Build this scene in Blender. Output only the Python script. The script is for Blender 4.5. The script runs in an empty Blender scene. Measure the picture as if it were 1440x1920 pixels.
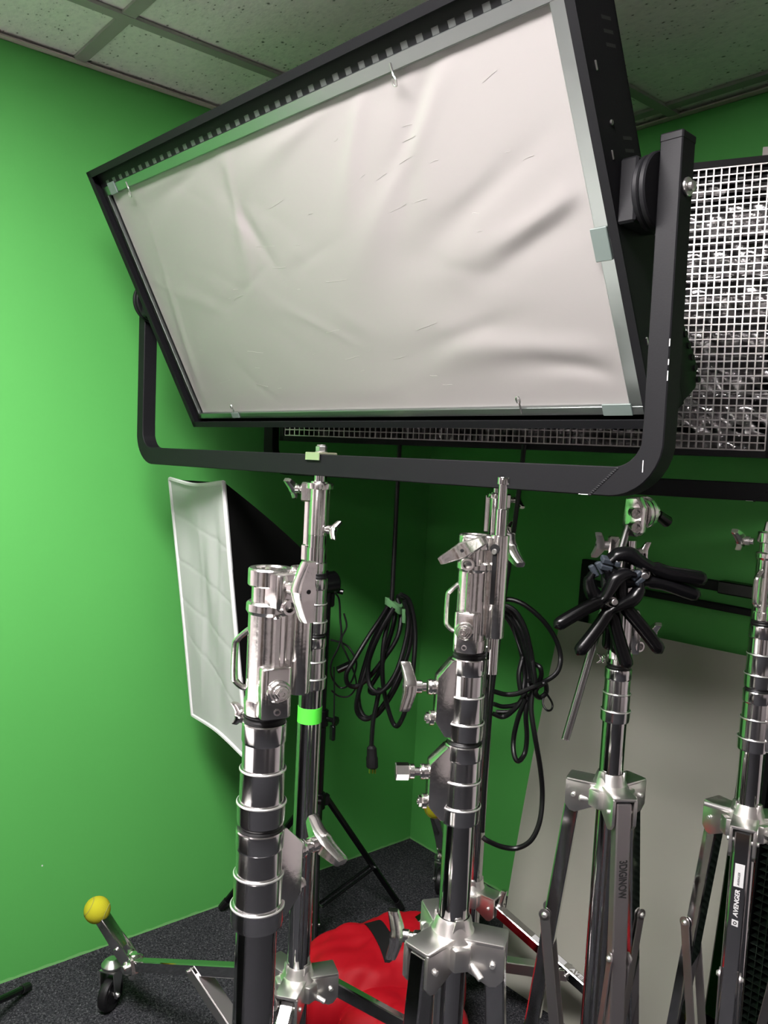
import bpy, bmesh, math, random
from mathutils import Vector as V, Matrix as M
from math import sin, cos, pi, radians as R
random.seed(7)
S = bpy.context.scene
COL = S.collection

# ------------------------------------------------------------------ camera
FPX = 1545.0
CAM = V((2.255, -2.112, 1.5))
YAW, PITCH, ROLL = R(-49.93), R(-4.47), R(2.91)
_f = V((sin(YAW)*cos(PITCH), cos(YAW)*cos(PITCH), sin(PITCH)))
_r0 = V((cos(YAW), -sin(YAW), 0)); _u0 = _r0.cross(_f)
_r = _r0*cos(ROLL) + _u0*sin(ROLL); _u = _u0*cos(ROLL) - _r0*sin(ROLL)
cd = bpy.data.cameras.new('camera'); cam = bpy.data.objects.new('camera', cd); COL.objects.link(cam)
cd.sensor_width = 36; cd.sensor_fit = 'AUTO'; cd.lens = FPX/1920*36; cd.clip_start = 0.05
mw = M.Identity(4)
for i, a in enumerate((_r, _u, -_f)):
    for j in range(3): mw[j][i] = a[j]
mw.translation = CAM
cam.matrix_world = mw
S.camera = cam
def at(x, y, d):            # world point seen at photo pixel (x, y) at depth d metres
    return CAM + _f*d + _r*((x-720)/FPX*d) - _u*((y-960)/FPX*d)

# ------------------------------------------------------------------ world, lights, exposure
w = bpy.data.worlds.new('world'); S.world = w; w.use_nodes = True
w.node_tree.nodes['Background'].inputs[0].default_value = (0.9, 0.95, 1, 1)
w.node_tree.nodes['Background'].inputs[1].default_value = 0.0
S.view_settings.view_transform = 'Standard'; S.view_settings.look = 'None'
S.view_settings.exposure = 0.0; S.view_settings.gamma = 1.0; S.view_settings.use_curve_mapping = False
H = 2.455
# ceiling lamps: x, y, radiance, colour, depth of the diffuser below the ceiling, turn
LAMPS = [(1.52, -2.18, 80, (1.0, .95, .95), .006), (2.6, -4.62, 10, (1.0, .93, .93), .03)]  # second one is added, to light the wall that the chrome mirrors

# ------------------------------------------------------------------ materials
def mat(name, col=(.5,.5,.5), rough=.5, metal=0., spec=.5, **k):
    m = bpy.data.materials.new(name); m.use_nodes = True
    b = m.node_tree.nodes['Principled BSDF']
    b.inputs['Base Color'].default_value = (*col, 1); b.inputs['Roughness'].default_value = rough
    b.inputs['Metallic'].default_value = metal; b.inputs['Specular IOR Level'].default_value = spec
    for a, v in k.items(): b.inputs[a.replace('_', ' ')].default_value = v
    return m
def nd(m, t, **k):
    n = m.node_tree.nodes.new(t)
    for a, v in k.items():
        if a in n.inputs: n.inputs[a].default_value = v
        else: setattr(n, a, v)
    return n
def lk(m, a, b): m.node_tree.links.new(a, b)
def coord(m, kind='Object', scale=(1,1,1)):
    t = nd(m, 'ShaderNodeTexCoord'); p = nd(m, 'ShaderNodeMapping'); p.inputs['Scale'].default_value = scale
    lk(m, t.outputs[kind], p.inputs['Vector']); return p.outputs['Vector']
def ramp(m, src, stops):
    c = nd(m, 'ShaderNodeValToRGB'); e = c.color_ramp.elements
    while len(e) < len(stops): e.new(.5)
    for i, (p, col) in enumerate(stops): e[i].position = p; e[i].color = (*col, 1) if len(col) == 3 else col
    lk(m, src, c.inputs[0]); return c.outputs[0]
def noise_bump(m, scale=50, strength=.2, dist=.001, detail=4, sc=(1,1,1), rough_var=None):
    b = m.node_tree.nodes['Principled BSDF']; v = coord(m, scale=sc)
    n = nd(m, 'ShaderNodeTexNoise'); n.inputs['Scale'].default_value = scale; n.inputs['Detail'].default_value = detail
    lk(m, v, n.inputs['Vector'])
    bp = nd(m, 'ShaderNodeBump'); bp.inputs['Strength'].default_value = strength; bp.inputs['Distance'].default_value = dist
    lk(m, n.outputs['Fac'], bp.inputs['Height']); lk(m, bp.outputs[0], b.inputs['Normal'])
    if rough_var:
        mr = nd(m, 'ShaderNodeMapRange'); mr.inputs['To Min'].default_value = rough_var[0]; mr.inputs['To Max'].default_value = rough_var[1]
        lk(m, n.outputs['Fac'], mr.inputs['Value']); lk(m, mr.outputs[0], b.inputs['Roughness'])
    return m
def col_noise(m, scale, stops, sc=(1,1,1), detail=3):
    v = coord(m, scale=sc); n = nd(m, 'ShaderNodeTexNoise'); n.inputs['Scale'].default_value = scale; n.inputs['Detail'].default_value = detail
    lk(m, v, n.inputs['Vector']); lk(m, ramp(m, n.outputs['Fac'], stops), m.node_tree.nodes['Principled BSDF'].inputs['Base Color'])
    return m

green = noise_bump(mat('green_wall_paint', (.08, .37, .077), .62, spec=.3), 160, .15, .001)
col_noise(green, 1.3, [(.3, (.071,.318,.067)), (.7, (.075,.334,.071))])
offwall = mat('grey_wall_paint', (.50, .45, .46), .8)
tile = mat('ceiling_tile', (.56, .56, .53), .95, spec=.1)
def tile_mat():
    m = tile; b = m.node_tree.nodes['Principled BSDF']
    v = coord(m, scale=(1, 1.6, 1)); vo = nd(m, 'ShaderNodeTexVoronoi'); vo.inputs['Scale'].default_value = 62; lk(m, v, vo.inputs['Vector'])
    n = nd(m, 'ShaderNodeTexNoise'); n.inputs['Scale'].default_value = 90; n.inputs['Detail'].default_value = 3; lk(m, v, n.inputs['Vector'])
    ml = nd(m, 'ShaderNodeMath', operation='MULTIPLY'); lk(m, vo.outputs['Distance'], ml.inputs[0])
    sep = nd(m, 'ShaderNodeSeparateColor'); lk(m, vo.outputs['Color'], sep.inputs[0])
    r_ = ramp(m, sep.outputs[0], [(.0, (.3,.3,.3)), (.6, (1,1,1)), (.75, (6,6,6))]); lk(m, r_, ml.inputs[1])
    ad = nd(m, 'ShaderNodeMath', operation='MULTIPLY_ADD'); lk(m, n.outputs['Fac'], ad.inputs[0]); ad.inputs[1].default_value = .25; lk(m, ml.outputs[0], ad.inputs[2])
    c = ramp(m, ad.outputs[0], [(.17, (.16,.16,.15)), (.24, (.72,.70,.69)), (1, (.78,.76,.74))]); lk(m, c, b.inputs['Base Color'])
    bp = nd(m, 'ShaderNodeBump'); bp.inputs['Strength'].default_value = .5; bp.inputs['Distance'].default_value = .002
    lk(m, n.outputs['Fac'], bp.inputs['Height']); lk(m, bp.outputs[0], b.inputs['Normal'])
tile_mat()
tbar = mat('ceiling_grid_metal', (.27, .27, .25), .6)
carpet = mat('carpet', (.05,.05,.055), .95, spec=.1)
def carpet_mat():
    m = carpet; b = m.node_tree.nodes['Principled BSDF']
    v = coord(m, scale=(1, 1, 1)); n = nd(m, 'ShaderNodeTexNoise'); n.inputs['Scale'].default_value = 210; n.inputs['Detail'].default_value = 4; n.inputs['Distortion'].default_value = 1.2; lk(m, v, n.inputs['Vector'])
    lk(m, ramp(m, n.outputs['Fac'], [(.38, (.011,.011,.013)), (.55, (.036,.037,.042)), (.72, (.13,.13,.138))]), b.inputs['Base Color'])
    bp = nd(m, 'ShaderNodeBump'); bp.inputs['Strength'].default_value = .9; bp.inputs['Distance'].default_value = .006
    lk(m, n.outputs['Fac'], bp.inputs['Height']); lk(m, bp.outputs[0], b.inputs['Normal'])
carpet_mat()
chrome = mat('chrome', (.62,.61,.61), .07, 1.); noise_bump(chrome, 12, .05, .001, 3, (1,1,.2))
cast = mat('polished_cast_aluminium', (.80,.78,.76), .16, 1.); noise_bump(cast, 140, .22, .0008, 4, rough_var=(.10,.26))
collar = mat('machined_aluminium', (.74,.73,.73), .15, 1.); noise_bump(collar, 60, .10, .0008, 3, (3,3,.12), rough_var=(.10,.22))
ringm = mat('bright_ring_edge', (.95,.94,.92), .42, 1.)
casts = mat('satin_cast_aluminium', (.88,.86,.83), .33, 1.); noise_bump(casts, 140, .2, .0006)
satin = mat('satin_steel', (.56,.53,.53), .38, 1.); noise_bump(satin, 90, .15, .0006, 4, (1,1,.3))
steel = mat('zinc_steel', (.62,.61,.60), .28, 1.); noise_bump(steel, 60, .2, .0008)
black = mat('black_powder_coat', (.0055,.0055,.0065), .52, spec=.14); noise_bump(black, 420, .25, .0004)
blackdark = mat('black_matte', (.005,.005,.0055), .6, spec=.2)
blackgloss = mat('black_gloss_plastic', (.0025,.0025,.003), .27, spec=.3)
rubber = mat('black_rubber', (.006,.006,.0065), .42, spec=.35)
cablem = mat('cable_rubber', (.004,.004,.0045), .38, spec=.3)
whitem = mat('white_print', (.55,.55,.55), .5)
inkm = mat('black_ink', (.01,.01,.01), .6)
tape = mat('neon_green_tape', (.07,.60,.04), .55)
velcro = mat('green_velcro', (.08,.19,.08), .95, spec=.1); noise_bump(velcro, 500, .8, .001)
red = mat('red_nylon', (.27,.002,.007), .6, spec=.15); noise_bump(red, 900, .2, .0003)
strapm = mat('black_webbing', (.005,.005,.005), .8, spec=.15); noise_bump(strapm, 500, .5, .0005)
ballm = mat('tennis_felt', (.33,.315,.016), .95, spec=.1); noise_bump(ballm, 350, .8, .001)
balll = mat('tennis_seam', (.20,.20,.05), .9)
boardm = mat('grey_white_board', (.265,.262,.225), .45, spec=.4); noise_bump(boardm, 3, .12, .004, 2)
clothw = mat('white_diffusion_cloth', (.40,.41,.40), .85, spec=.15); noise_bump(clothw, 700, .2, .0003)
clothe = mat('white_cloth_hem', (.55,.55,.55), .85, spec=.15)
clothb = mat('black_softbox_fabric', (.0025,.0025,.0025), .8, spec=.12); noise_bump(clothb, 5, .4, .01)
frame_al = mat('frame_aluminium', (.30,.33,.32), .30, 1.); noise_bump(frame_al, 30, .06, .001, 3, (1,6,1))
clipm = mat('grey_clip', (.09,.115,.105), .45)
sheet = mat('diffusion_sheet', (.205,.193,.188), .33, spec=.9); noise_bump(sheet, 900, .06, .0002)
foil = mat('crinkled_foil', (.44,.43,.44), .16, 1.); noise_bump(foil, 7, .8, .012, 2, (1,1,2.2))
crate = mat('bright_metal_grid', (.38,.37,.36), .30, 1.)
gridb = mat('black_grid_metal', (.03,.045,.035), .35, .6)
brass = mat('brass_prongs', (.55,.40,.10), .3, 1.)
zincy = mat('yellow_zinc', (.62,.60,.46), .32, .9)
lampm = mat('fluorescent_diffuser', (.9,.9,.9), .6)

# ------------------------------------------------------------------ mesh builder
def frame(o, z, x=None):    # matrix at o with local z along z and local x near x
    z = V(z).normalized(); x = V(x) if x is not None else (V((1,0,0)) if abs(z.x) < .9 else V((0,1,0)))
    y = z.cross(x).normalized(); x = y.cross(z).normalized()
    m = M.Identity(4)
    for i, a in enumerate((x, y, z)):
        for j in range(3): m[j][i] = a[j]
    m.translation = V(o); return m
class MB:
    def __init__(s): s.v = []; s.f = []
    def add(s, vs, fs, m=None):
        n = len(s.v)
        s.v += [tuple(m @ V(p)) if m is not None else tuple(p) for p in vs]; s.f += [tuple(i+n for i in f) for f in fs]
    def bm(s, bm, m=None):
        bm.verts.index_update(); s.add([v.co.copy() for v in bm.verts], [[v.index for v in f.verts] for f in bm.faces], m); bm.free()
    def box(s, c, d, m=None, bev=0, seg=1):
        b = bmesh.new(); bmesh.ops.create_cube(b, size=1)
        for v in b.verts: v.co = V((v.co.x*d[0]+c[0], v.co.y*d[1]+c[1], v.co.z*d[2]+c[2]))
        if bev: bmesh.ops.bevel(b, geom=b.edges[:], offset=bev, segments=seg, affect='EDGES', profile=.5)
        s.bm(b, m); return s
    def bar(s, a, b, wd, th, x=None, bev=0):     # rectangular bar from a to b
        a, b = V(a), V(b); m = frame((a+b)/2, b-a, x); return s.box((0,0,0), (wd, th, (b-a).length), m, bev)
    def lathe(s, prof, m=None, seg=40, a0=0, a1=2*pi):
        vs = []; fs = []; n = len(prof); full = abs(a1-a0-2*pi) < 1e-6; k = seg if full else seg+1
        for i in range(k):
            a = a0+(a1-a0)*i/seg
            for r_, z in prof: vs.append((r_*cos(a), r_*sin(a), z))
        for i in range(seg):
            j = (i+1) % k
            for q in range(n-1): fs.append((i*n+q, j*n+q, j*n+q+1, i*n+q+1))
        s.add(vs, fs, m); return s
    def cyl(s, a, b, r0, r1=None, seg=20, bev=0):
        a, b = V(a), V(b); L = (b-a).length; r1 = r0 if r1 is None else r1
        p = [(0,0), (r0-bev, 0), (r0, bev), (r1, L-bev), (r1-bev, L), (0, L)] if bev else [(0,0), (r0,0), (r1,L), (0,L)]
        return s.lathe(p, frame(a, b-a), seg)
    def tube(s, pts, r_, seg=8, closed=False, sm=0, up=None, sx=1, sy=1):
        P = [V(p) for p in pts]
        if sm: P = spline(P, sm, closed)
        n = len(P); vs = []; fs = []; X = None
        for i in range(n):
            a = P[(i-1) % n] if closed or i else P[0]; b = P[(i+1) % n] if closed or i < n-1 else P[-1]
            t = (b-a).normalized()
            if X is None: X = V(up) if up else (V((0,0,1)) if abs(t.z) < .9 else V((1,0,0)))
            if up: X = V(up)
            Y = t.cross(X).normalized(); X = Y.cross(t).normalized()
            rr = r_(i/(n-1)) if callable(r_) else r_
            for k in range(seg):
                an = 2*pi*k/seg; vs.append(tuple(P[i] + X*cos(an)*rr*sx + Y*sin(an)*rr*sy))
        for i in range(n if closed else n-1):
            j = (i+1) % n
            for k in range(seg): fs.append((i*seg+k, i*seg+(k+1) % seg, j*seg+(k+1) % seg, j*seg+k))
        if not closed: fs += [tuple(range(seg))[::-1], tuple((n-1)*seg+k for k in range(seg))]
        s.add(vs, fs); return s
    def prism(s, out, th, m=None, bev=0):        # outline in xy, thickness th centred on z
        b = bmesh.new(); vs = [b.verts.new((x, y, -th/2)) for x, y in out]; f = b.faces.new(vs)
        e = bmesh.ops.extrude_face_region(b, geom=[f]); bmesh.ops.translate(b, verts=[g for g in e['geom'] if isinstance(g, bmesh.types.BMVert)], vec=(0,0,th))
        bmesh.ops.recalc_face_normals(b, faces=b.faces[:])
        if bev: bmesh.ops.bevel(b, geom=b.edges[:], offset=bev, segments=2, affect='EDGES', profile=.5, clamp_overlap=True)
        s.bm(b, m); return s
    def loft(s, secs, caps=True):
        n = len(secs[0]); vs = [tuple(p) for c in secs for p in c]; fs = []
        for i in range(len(secs)-1):
            for k in range(n): fs.append((i*n+k, i*n+(k+1) % n, (i+1)*n+(k+1) % n, (i+1)*n+k))
        if caps: fs += [tuple(range(n))[::-1], tuple((len(secs)-1)*n+k for k in range(n))]
        s.add(vs, fs); return s
    def sphere(s, c, r_, seg=20, sc=(1,1,1)):
        n = seg//2; p = [(r_*sin(pi*i/n), -r_*cos(pi*i/n)) for i in range(n+1)]
        return s.lathe(p, M.Translation(V(c)) @ M.Diagonal((*sc, 1)), seg)
    def grid(s, fn, nu, nv):
        s.add([tuple(fn(i/nu, j/nv)) for j in range(nv+1) for i in range(nu+1)],
              [(j*(nu+1)+i, j*(nu+1)+i+1, (j+1)*(nu+1)+i+1, (j+1)*(nu+1)+i) for j in range(nv) for i in range(nu)]); return s
    def build(s, name, m, parent=None, ang=24, flat=False, label=None):
        me = bpy.data.meshes.new(name); me.from_pydata(s.v, [], s.f)
        b = bmesh.new(); b.from_mesh(me)
        bmesh.ops.remove_doubles(b, verts=b.verts[:], dist=1e-6); bmesh.ops.recalc_face_normals(b, faces=b.faces[:])
        b.to_mesh(me); b.free()
        if not flat:
            for p in me.polygons: p.use_smooth = True
            me.set_sharp_from_angle(angle=R(ang))
        me.materials.append(m); o = bpy.data.objects.new(name, me); COL.objects.link(o)
        if parent: o.parent = parent
        if label: o['label'] = label
        return o
def spline(P, k, closed=False):
    out = []; n = len(P)
    for i in range(n if closed else n-1):
        a = P[(i-1) % n] if closed or i else P[0]*2-P[1]; b = P[i]; c = P[(i+1) % n]; d = P[(i+2) % n] if closed or i < n-2 else P[-1]*2-P[-2]
        for j in range(k):
            t = j/k; out.append(.5*((2*b)+(c-a)*t+(2*a-5*b+4*c-d)*t*t+(3*b-a-3*c+d)*t**3))
    if not closed: out.append(P[-1])
    return out
def thing(name, label, cat, loc, rot=(0,0,0), group=None):
    o = bpy.data.objects.new(name, None); COL.objects.link(o); o.location = loc; o.rotation_euler = rot
    o.empty_display_size = .05; tag(o, label, cat, group); return o
def tag(o, label, cat, group=None):
    o['label'] = label; o['category'] = cat
    if group: o['group'] = group
    return o
def struct(o): o['kind'] = 'structure'; return o
def text_mesh(s, size, mtx, m, parent, name, ext=.0003, shear=0, bold=0, label=None, space=1.):
    c = bpy.data.curves.new(name, 'FONT'); c.body = s; c.size = size; c.extrude = ext; c.shear = shear; c.offset = bold
    c.align_x = 'CENTER'; c.align_y = 'CENTER'; c.space_character = space
    t = bpy.data.objects.new(name, c); COL.objects.link(t)
    bpy.context.view_layer.update()
    me = bpy.data.meshes.new_from_object(t.evaluated_get(bpy.context.evaluated_depsgraph_get())); bpy.data.objects.remove(t)
    me.transform(mtx); me.materials.clear(); me.materials.append(m)
    o = bpy.data.objects.new(name, me); COL.objects.link(o); o.parent = parent
    if label: o['label'] = label
    return o
def pol(a, r_, z=0): return V((r_*cos(R(a)), r_*sin(R(a)), z))

# ------------------------------------------------------------------ room
XR, YF = 4.7, -5.0
struct(MB().box((XR/2, YF/2, -.05), (XR, -YF, .1)).build('floor', carpet, flat=True))
# green paint is ended out of view to keep reflections and bounce neutral: left wall up to y=-2.35, back wall up to x=2.1
struct(MB().box((-.05, -2.35/2, H/2), (.1, 2.35, H)).build('wall_left', green, flat=True))
struct(MB().box((-.05, (YF-2.35)/2, H/2), (.1, -YF-2.35, H)).build('wall_left', offwall, flat=True))
struct(MB().box((1.05, .05, H/2), (2.1, .1, H)).build('wall_back', green, flat=True))
struct(MB().box(((XR+2.1)/2, .05, H/2), (XR-2.1, .1, H)).build('wall_back', offwall, flat=True))
struct(MB().box((XR+.05, YF/2, H/2), (.1, -YF+.2, H)).build('wall_right', offwall, flat=True))
struct(MB().box((XR/2, YF-.05, H/2), (XR, .1, H)).build('wall_front', offwall, flat=True))
# ragged line of paint where wall meets carpet
def paint_edge(name, p0, p1, nrm):
    b = MB(); n = 160; p0, p1, nrm = V(p0), V(p1), V(nrm); pts = []
    for i in range(n+1):
        t = i/n; h = .004+.005*random.random(); q = p0.lerp(p1, t)
        pts.append((q+nrm*.003+V((0,0,h)), q+nrm*.004+V((0,0,0))))
    b.add([p for a in pts for p in a], [(2*i, 2*i+2, 2*i+3, 2*i+1) for i in range(n)])
    return struct(b.build(name, edgem, flat=True))
edgem = mat('paint_edge', (.12,.34,.10), .7)
paint_edge('trim_1', (0, -2.35, 0), (0, 0, 0), (1,0,0)); paint_edge('trim_2', (0, 0, 0), (2.1, 0, 0), (0,-1,0))
# ceiling: tiles in a T-bar grid; light troffers sit in openings
struct(MB().box((XR/2, YF/2, H+.06), (XR+.2, -YF+.2, .1)).build('ceiling', tile, flat=True))
gx = [.318+.61*i for i in range(8)]; gy = [-.075, -1.335] + [-2.55-1.215*i for i in range(3)]
g = MB()
for x in gx: g.box((x, YF/2, H+.003), (.032, -YF, .008))
for y in gy: g.box((XR/2, y, H+.0045), (XR, .032, .008))
struct(g.build('trim_3', tbar, flat=True))
g = MB(); g.box((.011, YF/2, H), (.022, -YF, .004)); g.box((.001, YF/2, H+.01), (.002, -YF, .024)); g.box((XR/2, -.011, H), (XR, .022, .004)); g.box((XR/2, -.001, H+.01), (XR, .002, .024))
struct(g.build('trim_4', mat('wall_angle', (.46,.42,.38), .6), flat=True))
for i, (x, y, p, c, dh) in enumerate(LAMPS):
    t = thing('ceiling_light', ['fluorescent ceiling light nearest the camera', 'fluorescent ceiling light near the front wall'][i], 'ceiling light', (x, y, H), (0,0,pi/2))
    em = mat('lamp_emission_%d' % i, (.9,.9,.9), .6, Emission_Color=(*c, 1), Emission_Strength=p)
    MB().box((0, 0, -dh/2-.001), (.56, 1.16, dh), bev=.008).build('diffuser', em, t)
    b = MB()
    for sx in (-1, 1): b.box((sx*.293, 0, -.004), (.022, 1.21, .010))
    for sy in (-1, 1): b.box((0, sy*.593, -.004), (.565, .022, .010))
    b.build('frame', tbar, t, flat=True)

tb = thing('work_table', 'white topped folding table beside the left wall, nearer than the stands', 'table', (.80, -3.0, 0))  # added out of view to bounce neutral light up to the ceiling
MB().box((0,0,.735), (1.4,1.45,.03), bev=.004).build('table_top', mat('white_laminate', (.86,.84,.82), .7, spec=.2), tb)
for sx in (-1, 1):
    for sy in (-1, 1): MB().cyl((sx*.62, sy*.65, 0), (sx*.62, sy*.65, .72), .016, seg=14).build('leg', steel, tb)

# dark pieces added behind the camera to put stripes into the chrome reflections
for i_, (dx_, dw_) in enumerate(((1.05, .55), (4.2, .5))):
    cbt = thing('cabinet', ['tall dark cabinet against the front wall on the left', 'tall dark cabinet against the front wall on the right'][i_], 'cabinet', (dx_, YF+.22, 0))
    MB().box((0, 0, 1.0), (dw_, .42, 2.0), bev=.004).build('body', mat('dark_cabinet', (.02,.02,.022), .4), cbt)
    MB().box((0, .215, 1.0), (dw_-.03, .012, 1.94), bev=.003).build('door', mat('dark_cabinet_door', (.025,.025,.027), .4), cbt)
d = thing('door_1', 'dark wooden door in the front wall', 'door', (3.0, YF, 0)); d['kind'] = 'structure'
struct(MB().box((0,0,0), (.02, .95, 2.05), M.Translation((XR-.012, -2.2, 1.03))).build('door_2', mat('dark_door_paint', (.05,.04,.035), .5), flat=True))  # added unseen on the right wall, a dark area for chrome to mirror
MB().box((0, .012, 1.02), (.9, .024, 2.04)).build('panel', mat('dark_door', (.10,.07,.05), .5), d, flat=True)
MB().cyl((.38, .02, 1), (.38, .07, 1), .025, .03).build('handle', steel, d)

# ------------------------------------------------------------------ light stand hardware
def tee_knob(parent, pos, n, u, L=.066, W=.022, T=.0135, shaft=.016, name='tee_knob', m=None):
    """winged knob: hub at pos + n*shaft, shaft back along n, wings along u"""
    n = V(n).normalized(); u = (V(u) - n*V(u).dot(n)).normalized(); v = n.cross(u)
    b = MB(); b.cyl(pos, V(pos)+n*shaft, .0065, seg=16); b.cyl(V(pos)+n*(shaft*.35), V(pos)+n*(shaft+.002), .0092, seg=20, bev=.001)
    c0 = V(pos)+n*(shaft+T*.5); secs = []
    for k in range(-12, 13):
        t = k/12; a = abs(t); wd = W*(1.02-.52*a)*(1 if a < 1 else .93)
        off = .010*max(0, a-.22)**1.15; th = T*(1.25-.30*a)*(1 if a < 1 else .93)
        c = c0+u*(t*L/2)+n*off
        q = []
        for sx, sy in ((1,.6),(.8,1),(-.8,1),(-1,.6),(-1,-.6),(-.8,-1),(.8,-1),(1,-.6)):
            q.append(c+v*(sx*wd/2)+n*(sy*th/2))
        secs.append(q)
    b.loft(secs)
    o = b.build(name, m or cast, parent, ang=40)
    MB().cyl(c0+n*(T*.55), c0+n*(T*.66), .0026, seg=12).build('screw_hole', blackdark, o)
    return o
def hex_bolt(b, pos, n, r_=.0095, L=.010):
    n = V(n).normalized(); p = V(pos)
    b.cyl(p, p+n*L*.6, r_*1.25, seg=24, bev=.001); b.cyl(p+n*L*.6, p+n*L, r_*.95, seg=6, bev=.0006); b.lathe([(r_*.35, 0), (r_*.55, 0), (r_*.55, .0018), (r_*.35, .0018), (r_*.35, -.002)], frame(p+n*L, n), 16)
def socket(b, pos, n, r_=.0095):
    b.lathe([(r_, -.012), (r_*1.1, 0), (r_*1.05, .002), (r_*.72, .002), (r_*.68, -.006), (0, -.006)], frame(pos, n), 24)

def collar_part(t, z, r_, ab, knob='tee', s=1., twist=20, tee_u=(0,0,1), h=.116, bracket=True):
    """locking collar from z down by h, bracket at angle ab"""
    k = h/.116
    prof = [(r_*.88, 0), (r_*.97, -.0005), (r_, -.002), (r_, -.021*k), (r_*.985, -.0222*k), (r_*.95, -.024*k), (r_*.95, -.052*k), (r_*1.02, -.0525*k), (r_*1.045, -.0545*k), (r_*1.01, -.0565*k),
            (r_*1.01, -.090*k), (r_*1.09, -.0905*k), (r_*1.125, -.0925*k), (r_*1.10, -.095*k), (r_*1.08, -.112*k), (r_*1.05, -.116*k), (r_*.85, -.116*k), (r_*.85, 0), (r_*.88, 0)]
    o = MB().lathe(prof, M.Translation((0,0,z)), 56).build('collar', collar, t)
    for zz, rr in ((-.0545, 1.053), (-.0925, 1.133)):
        MB().lathe([(r_*(rr-.05), zz*k-.0003), (r_*(rr+.001), zz*k-.0003), (r_*(rr+.001), zz*k+.0008), (r_*(rr-.02), zz*k+.0018), (r_*(rr-.06), zz*k+.0020)], M.Translation((0,0,z)), 56).build('raised_ring', ringm, o)
    if bracket:
        e = .050*s; d = pol(ab, 1); tn = V((0,0,1)).cross(d)
        out = [(.012, -.001), (.026, -.003), (e, -.028*k), (e, -.090*k), (.031, -.112*k), (.012, -.113*k)]
        mt = frame((0,0,z), tn, d)  # local x=d, y = tn x d = -z?
        y = tn.normalized().cross(d)
        out2 = [(x, yy*(1 if y.z > 0 else -1)) for x, yy in out]
        b = MB().prism(out2, .030*s, mt, .002)
        b.cyl(d*(e-.003)+V((0,0,z-.044*k)), d*(e+.012)+V((0,0,z-.044*k)), .0105, seg=24, bev=.001)
        b.lathe([(.0105,.0),(.0112,.003),(.0105,.006)], frame(d*(e+.004)+V((0,0,z-.044*k)), d), 24)
        bo = b.build('clamp_bracket', cast, t)
        hb = MB(); hex_bolt(hb, d*e+V((0,0,z-.092*k)) + V((0,0,.004)), d, .0085, .012); hb.build('bolt', cast, bo)
        p = d*(e+.014)+V((0,0,z-.044*k))
        if knob == 'tee': tee_knob(t, p, d, V(tee_u)+tn*math.tan(R(twist)), L=.070, W=.023, T=.015)
        elif knob == 'hex':
            b = MB(); b.cyl(p-d*.002, p+d*.007, .006, seg=12); b.cyl(p+d*.006, p+d*.014, .0105, seg=24, bev=.001); b.cyl(p+d*.014, p+d*.034, .0125, seg=6, bev=.0012); b.build('hex_knob', cast, t)
    return o
def rubber_ring(t, z, r_, h=.009):
    MB().lathe([(r_*.8, 0), (r_, -.001), (r_*1.02, -h*.25), (r_*.97, -h*.5), (r_*1.02, -h*.75), (r_, -h), (r_*.8, -h)], M.Translation((0,0,z)), 48).build('rubber_ring', rubber, t)

def leg_tube(p0, p1, side, wd=.028, th=.028):
    return MB().bar(p0, p1, wd, th, side, .0025)
def spider(t, z, base, pins, open_=False, tee=None):
    """cast hub with three channel pockets"""
    b = MB(); b.lathe([(.024, .022), (.0265, .018), (.030, .004), (.036, -.006), (.036, -.045), (.024, -.05), (.0235, .022)], M.Translation((0,0,z)), 40)
    for k in range(3):
        a = base+120*k; d = pol(a, 1); tn = V((0,0,1)).cross(d)
        m = frame((0,0,z), (0,0,1), d)
        b.prism([(.018,-.024), (.078,-.0235), (.080,-.020), (.080,.020), (.078,.0235), (.018,.024)], .006, m @ M.Translation((0,0,-.002)), .0012)
        for sgn in (-1, 1):
            o2 = frame(tn*(sgn*.0205)+V((0,0,z)), tn, d); yz = 1 if tn.cross(d).z > 0 else -1
            b.prism([(.02, 0), (.080, -.002*yz), (.080, -.050*yz), (.070, -.062*yz), (.060, -.064*yz), (.02, -.044*yz)], .006, o2, .001)
        # fillet gussets between pockets
        d2 = pol(a+60, 1); b.prism([(.02,-.022), (.046,-.012), (.046,.012), (.02,.022)], .034, frame((0,0,z-.024), (0,0,1), d2), .003)
        # tall facet climbing the column
        b.prism([(-.012, 0), (.012, 0), (.006, .024), (-.006, .024)], .004, frame(d2*.0255+V((0,0,z+.002)), d2, V((0,0,1)).cross(d2)), .001)
    o = b.build('spider_hub', casts, t)
    pb = MB()
    for k in range(3):
        a = base+120*k; d = pol(a, 1); tn = V((0,0,1)).cross(d)
        c = d*.064+V((0,0,z-.030)); pb.cyl(c-tn*.028, c+tn*.028, .0042, seg=12, bev=.001)
    pb.build('pivot_pin', ringm, o)
    for a, zz, L, til in pins:
        d = pol(a, 1, til).normalized(); c = pol(a, .03)+V((0,0,z+zz)); MB().cyl(c, c+d*L, .0055, .005, seg=14, bev=.001).build('stop_rod', ringm, o)
    if tee is not None:
        d = pol(tee, 1); c = d*.034+V((0,0,z-.022)); MB().cyl(c, c+d*.024, .0115, .0095, seg=6, bev=.002).build('knob_boss', cast, o)
        tee_knob(t, c+d*.024, d, (0,0,1), L=.075, W=.024, T=.016)
    return o
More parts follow.
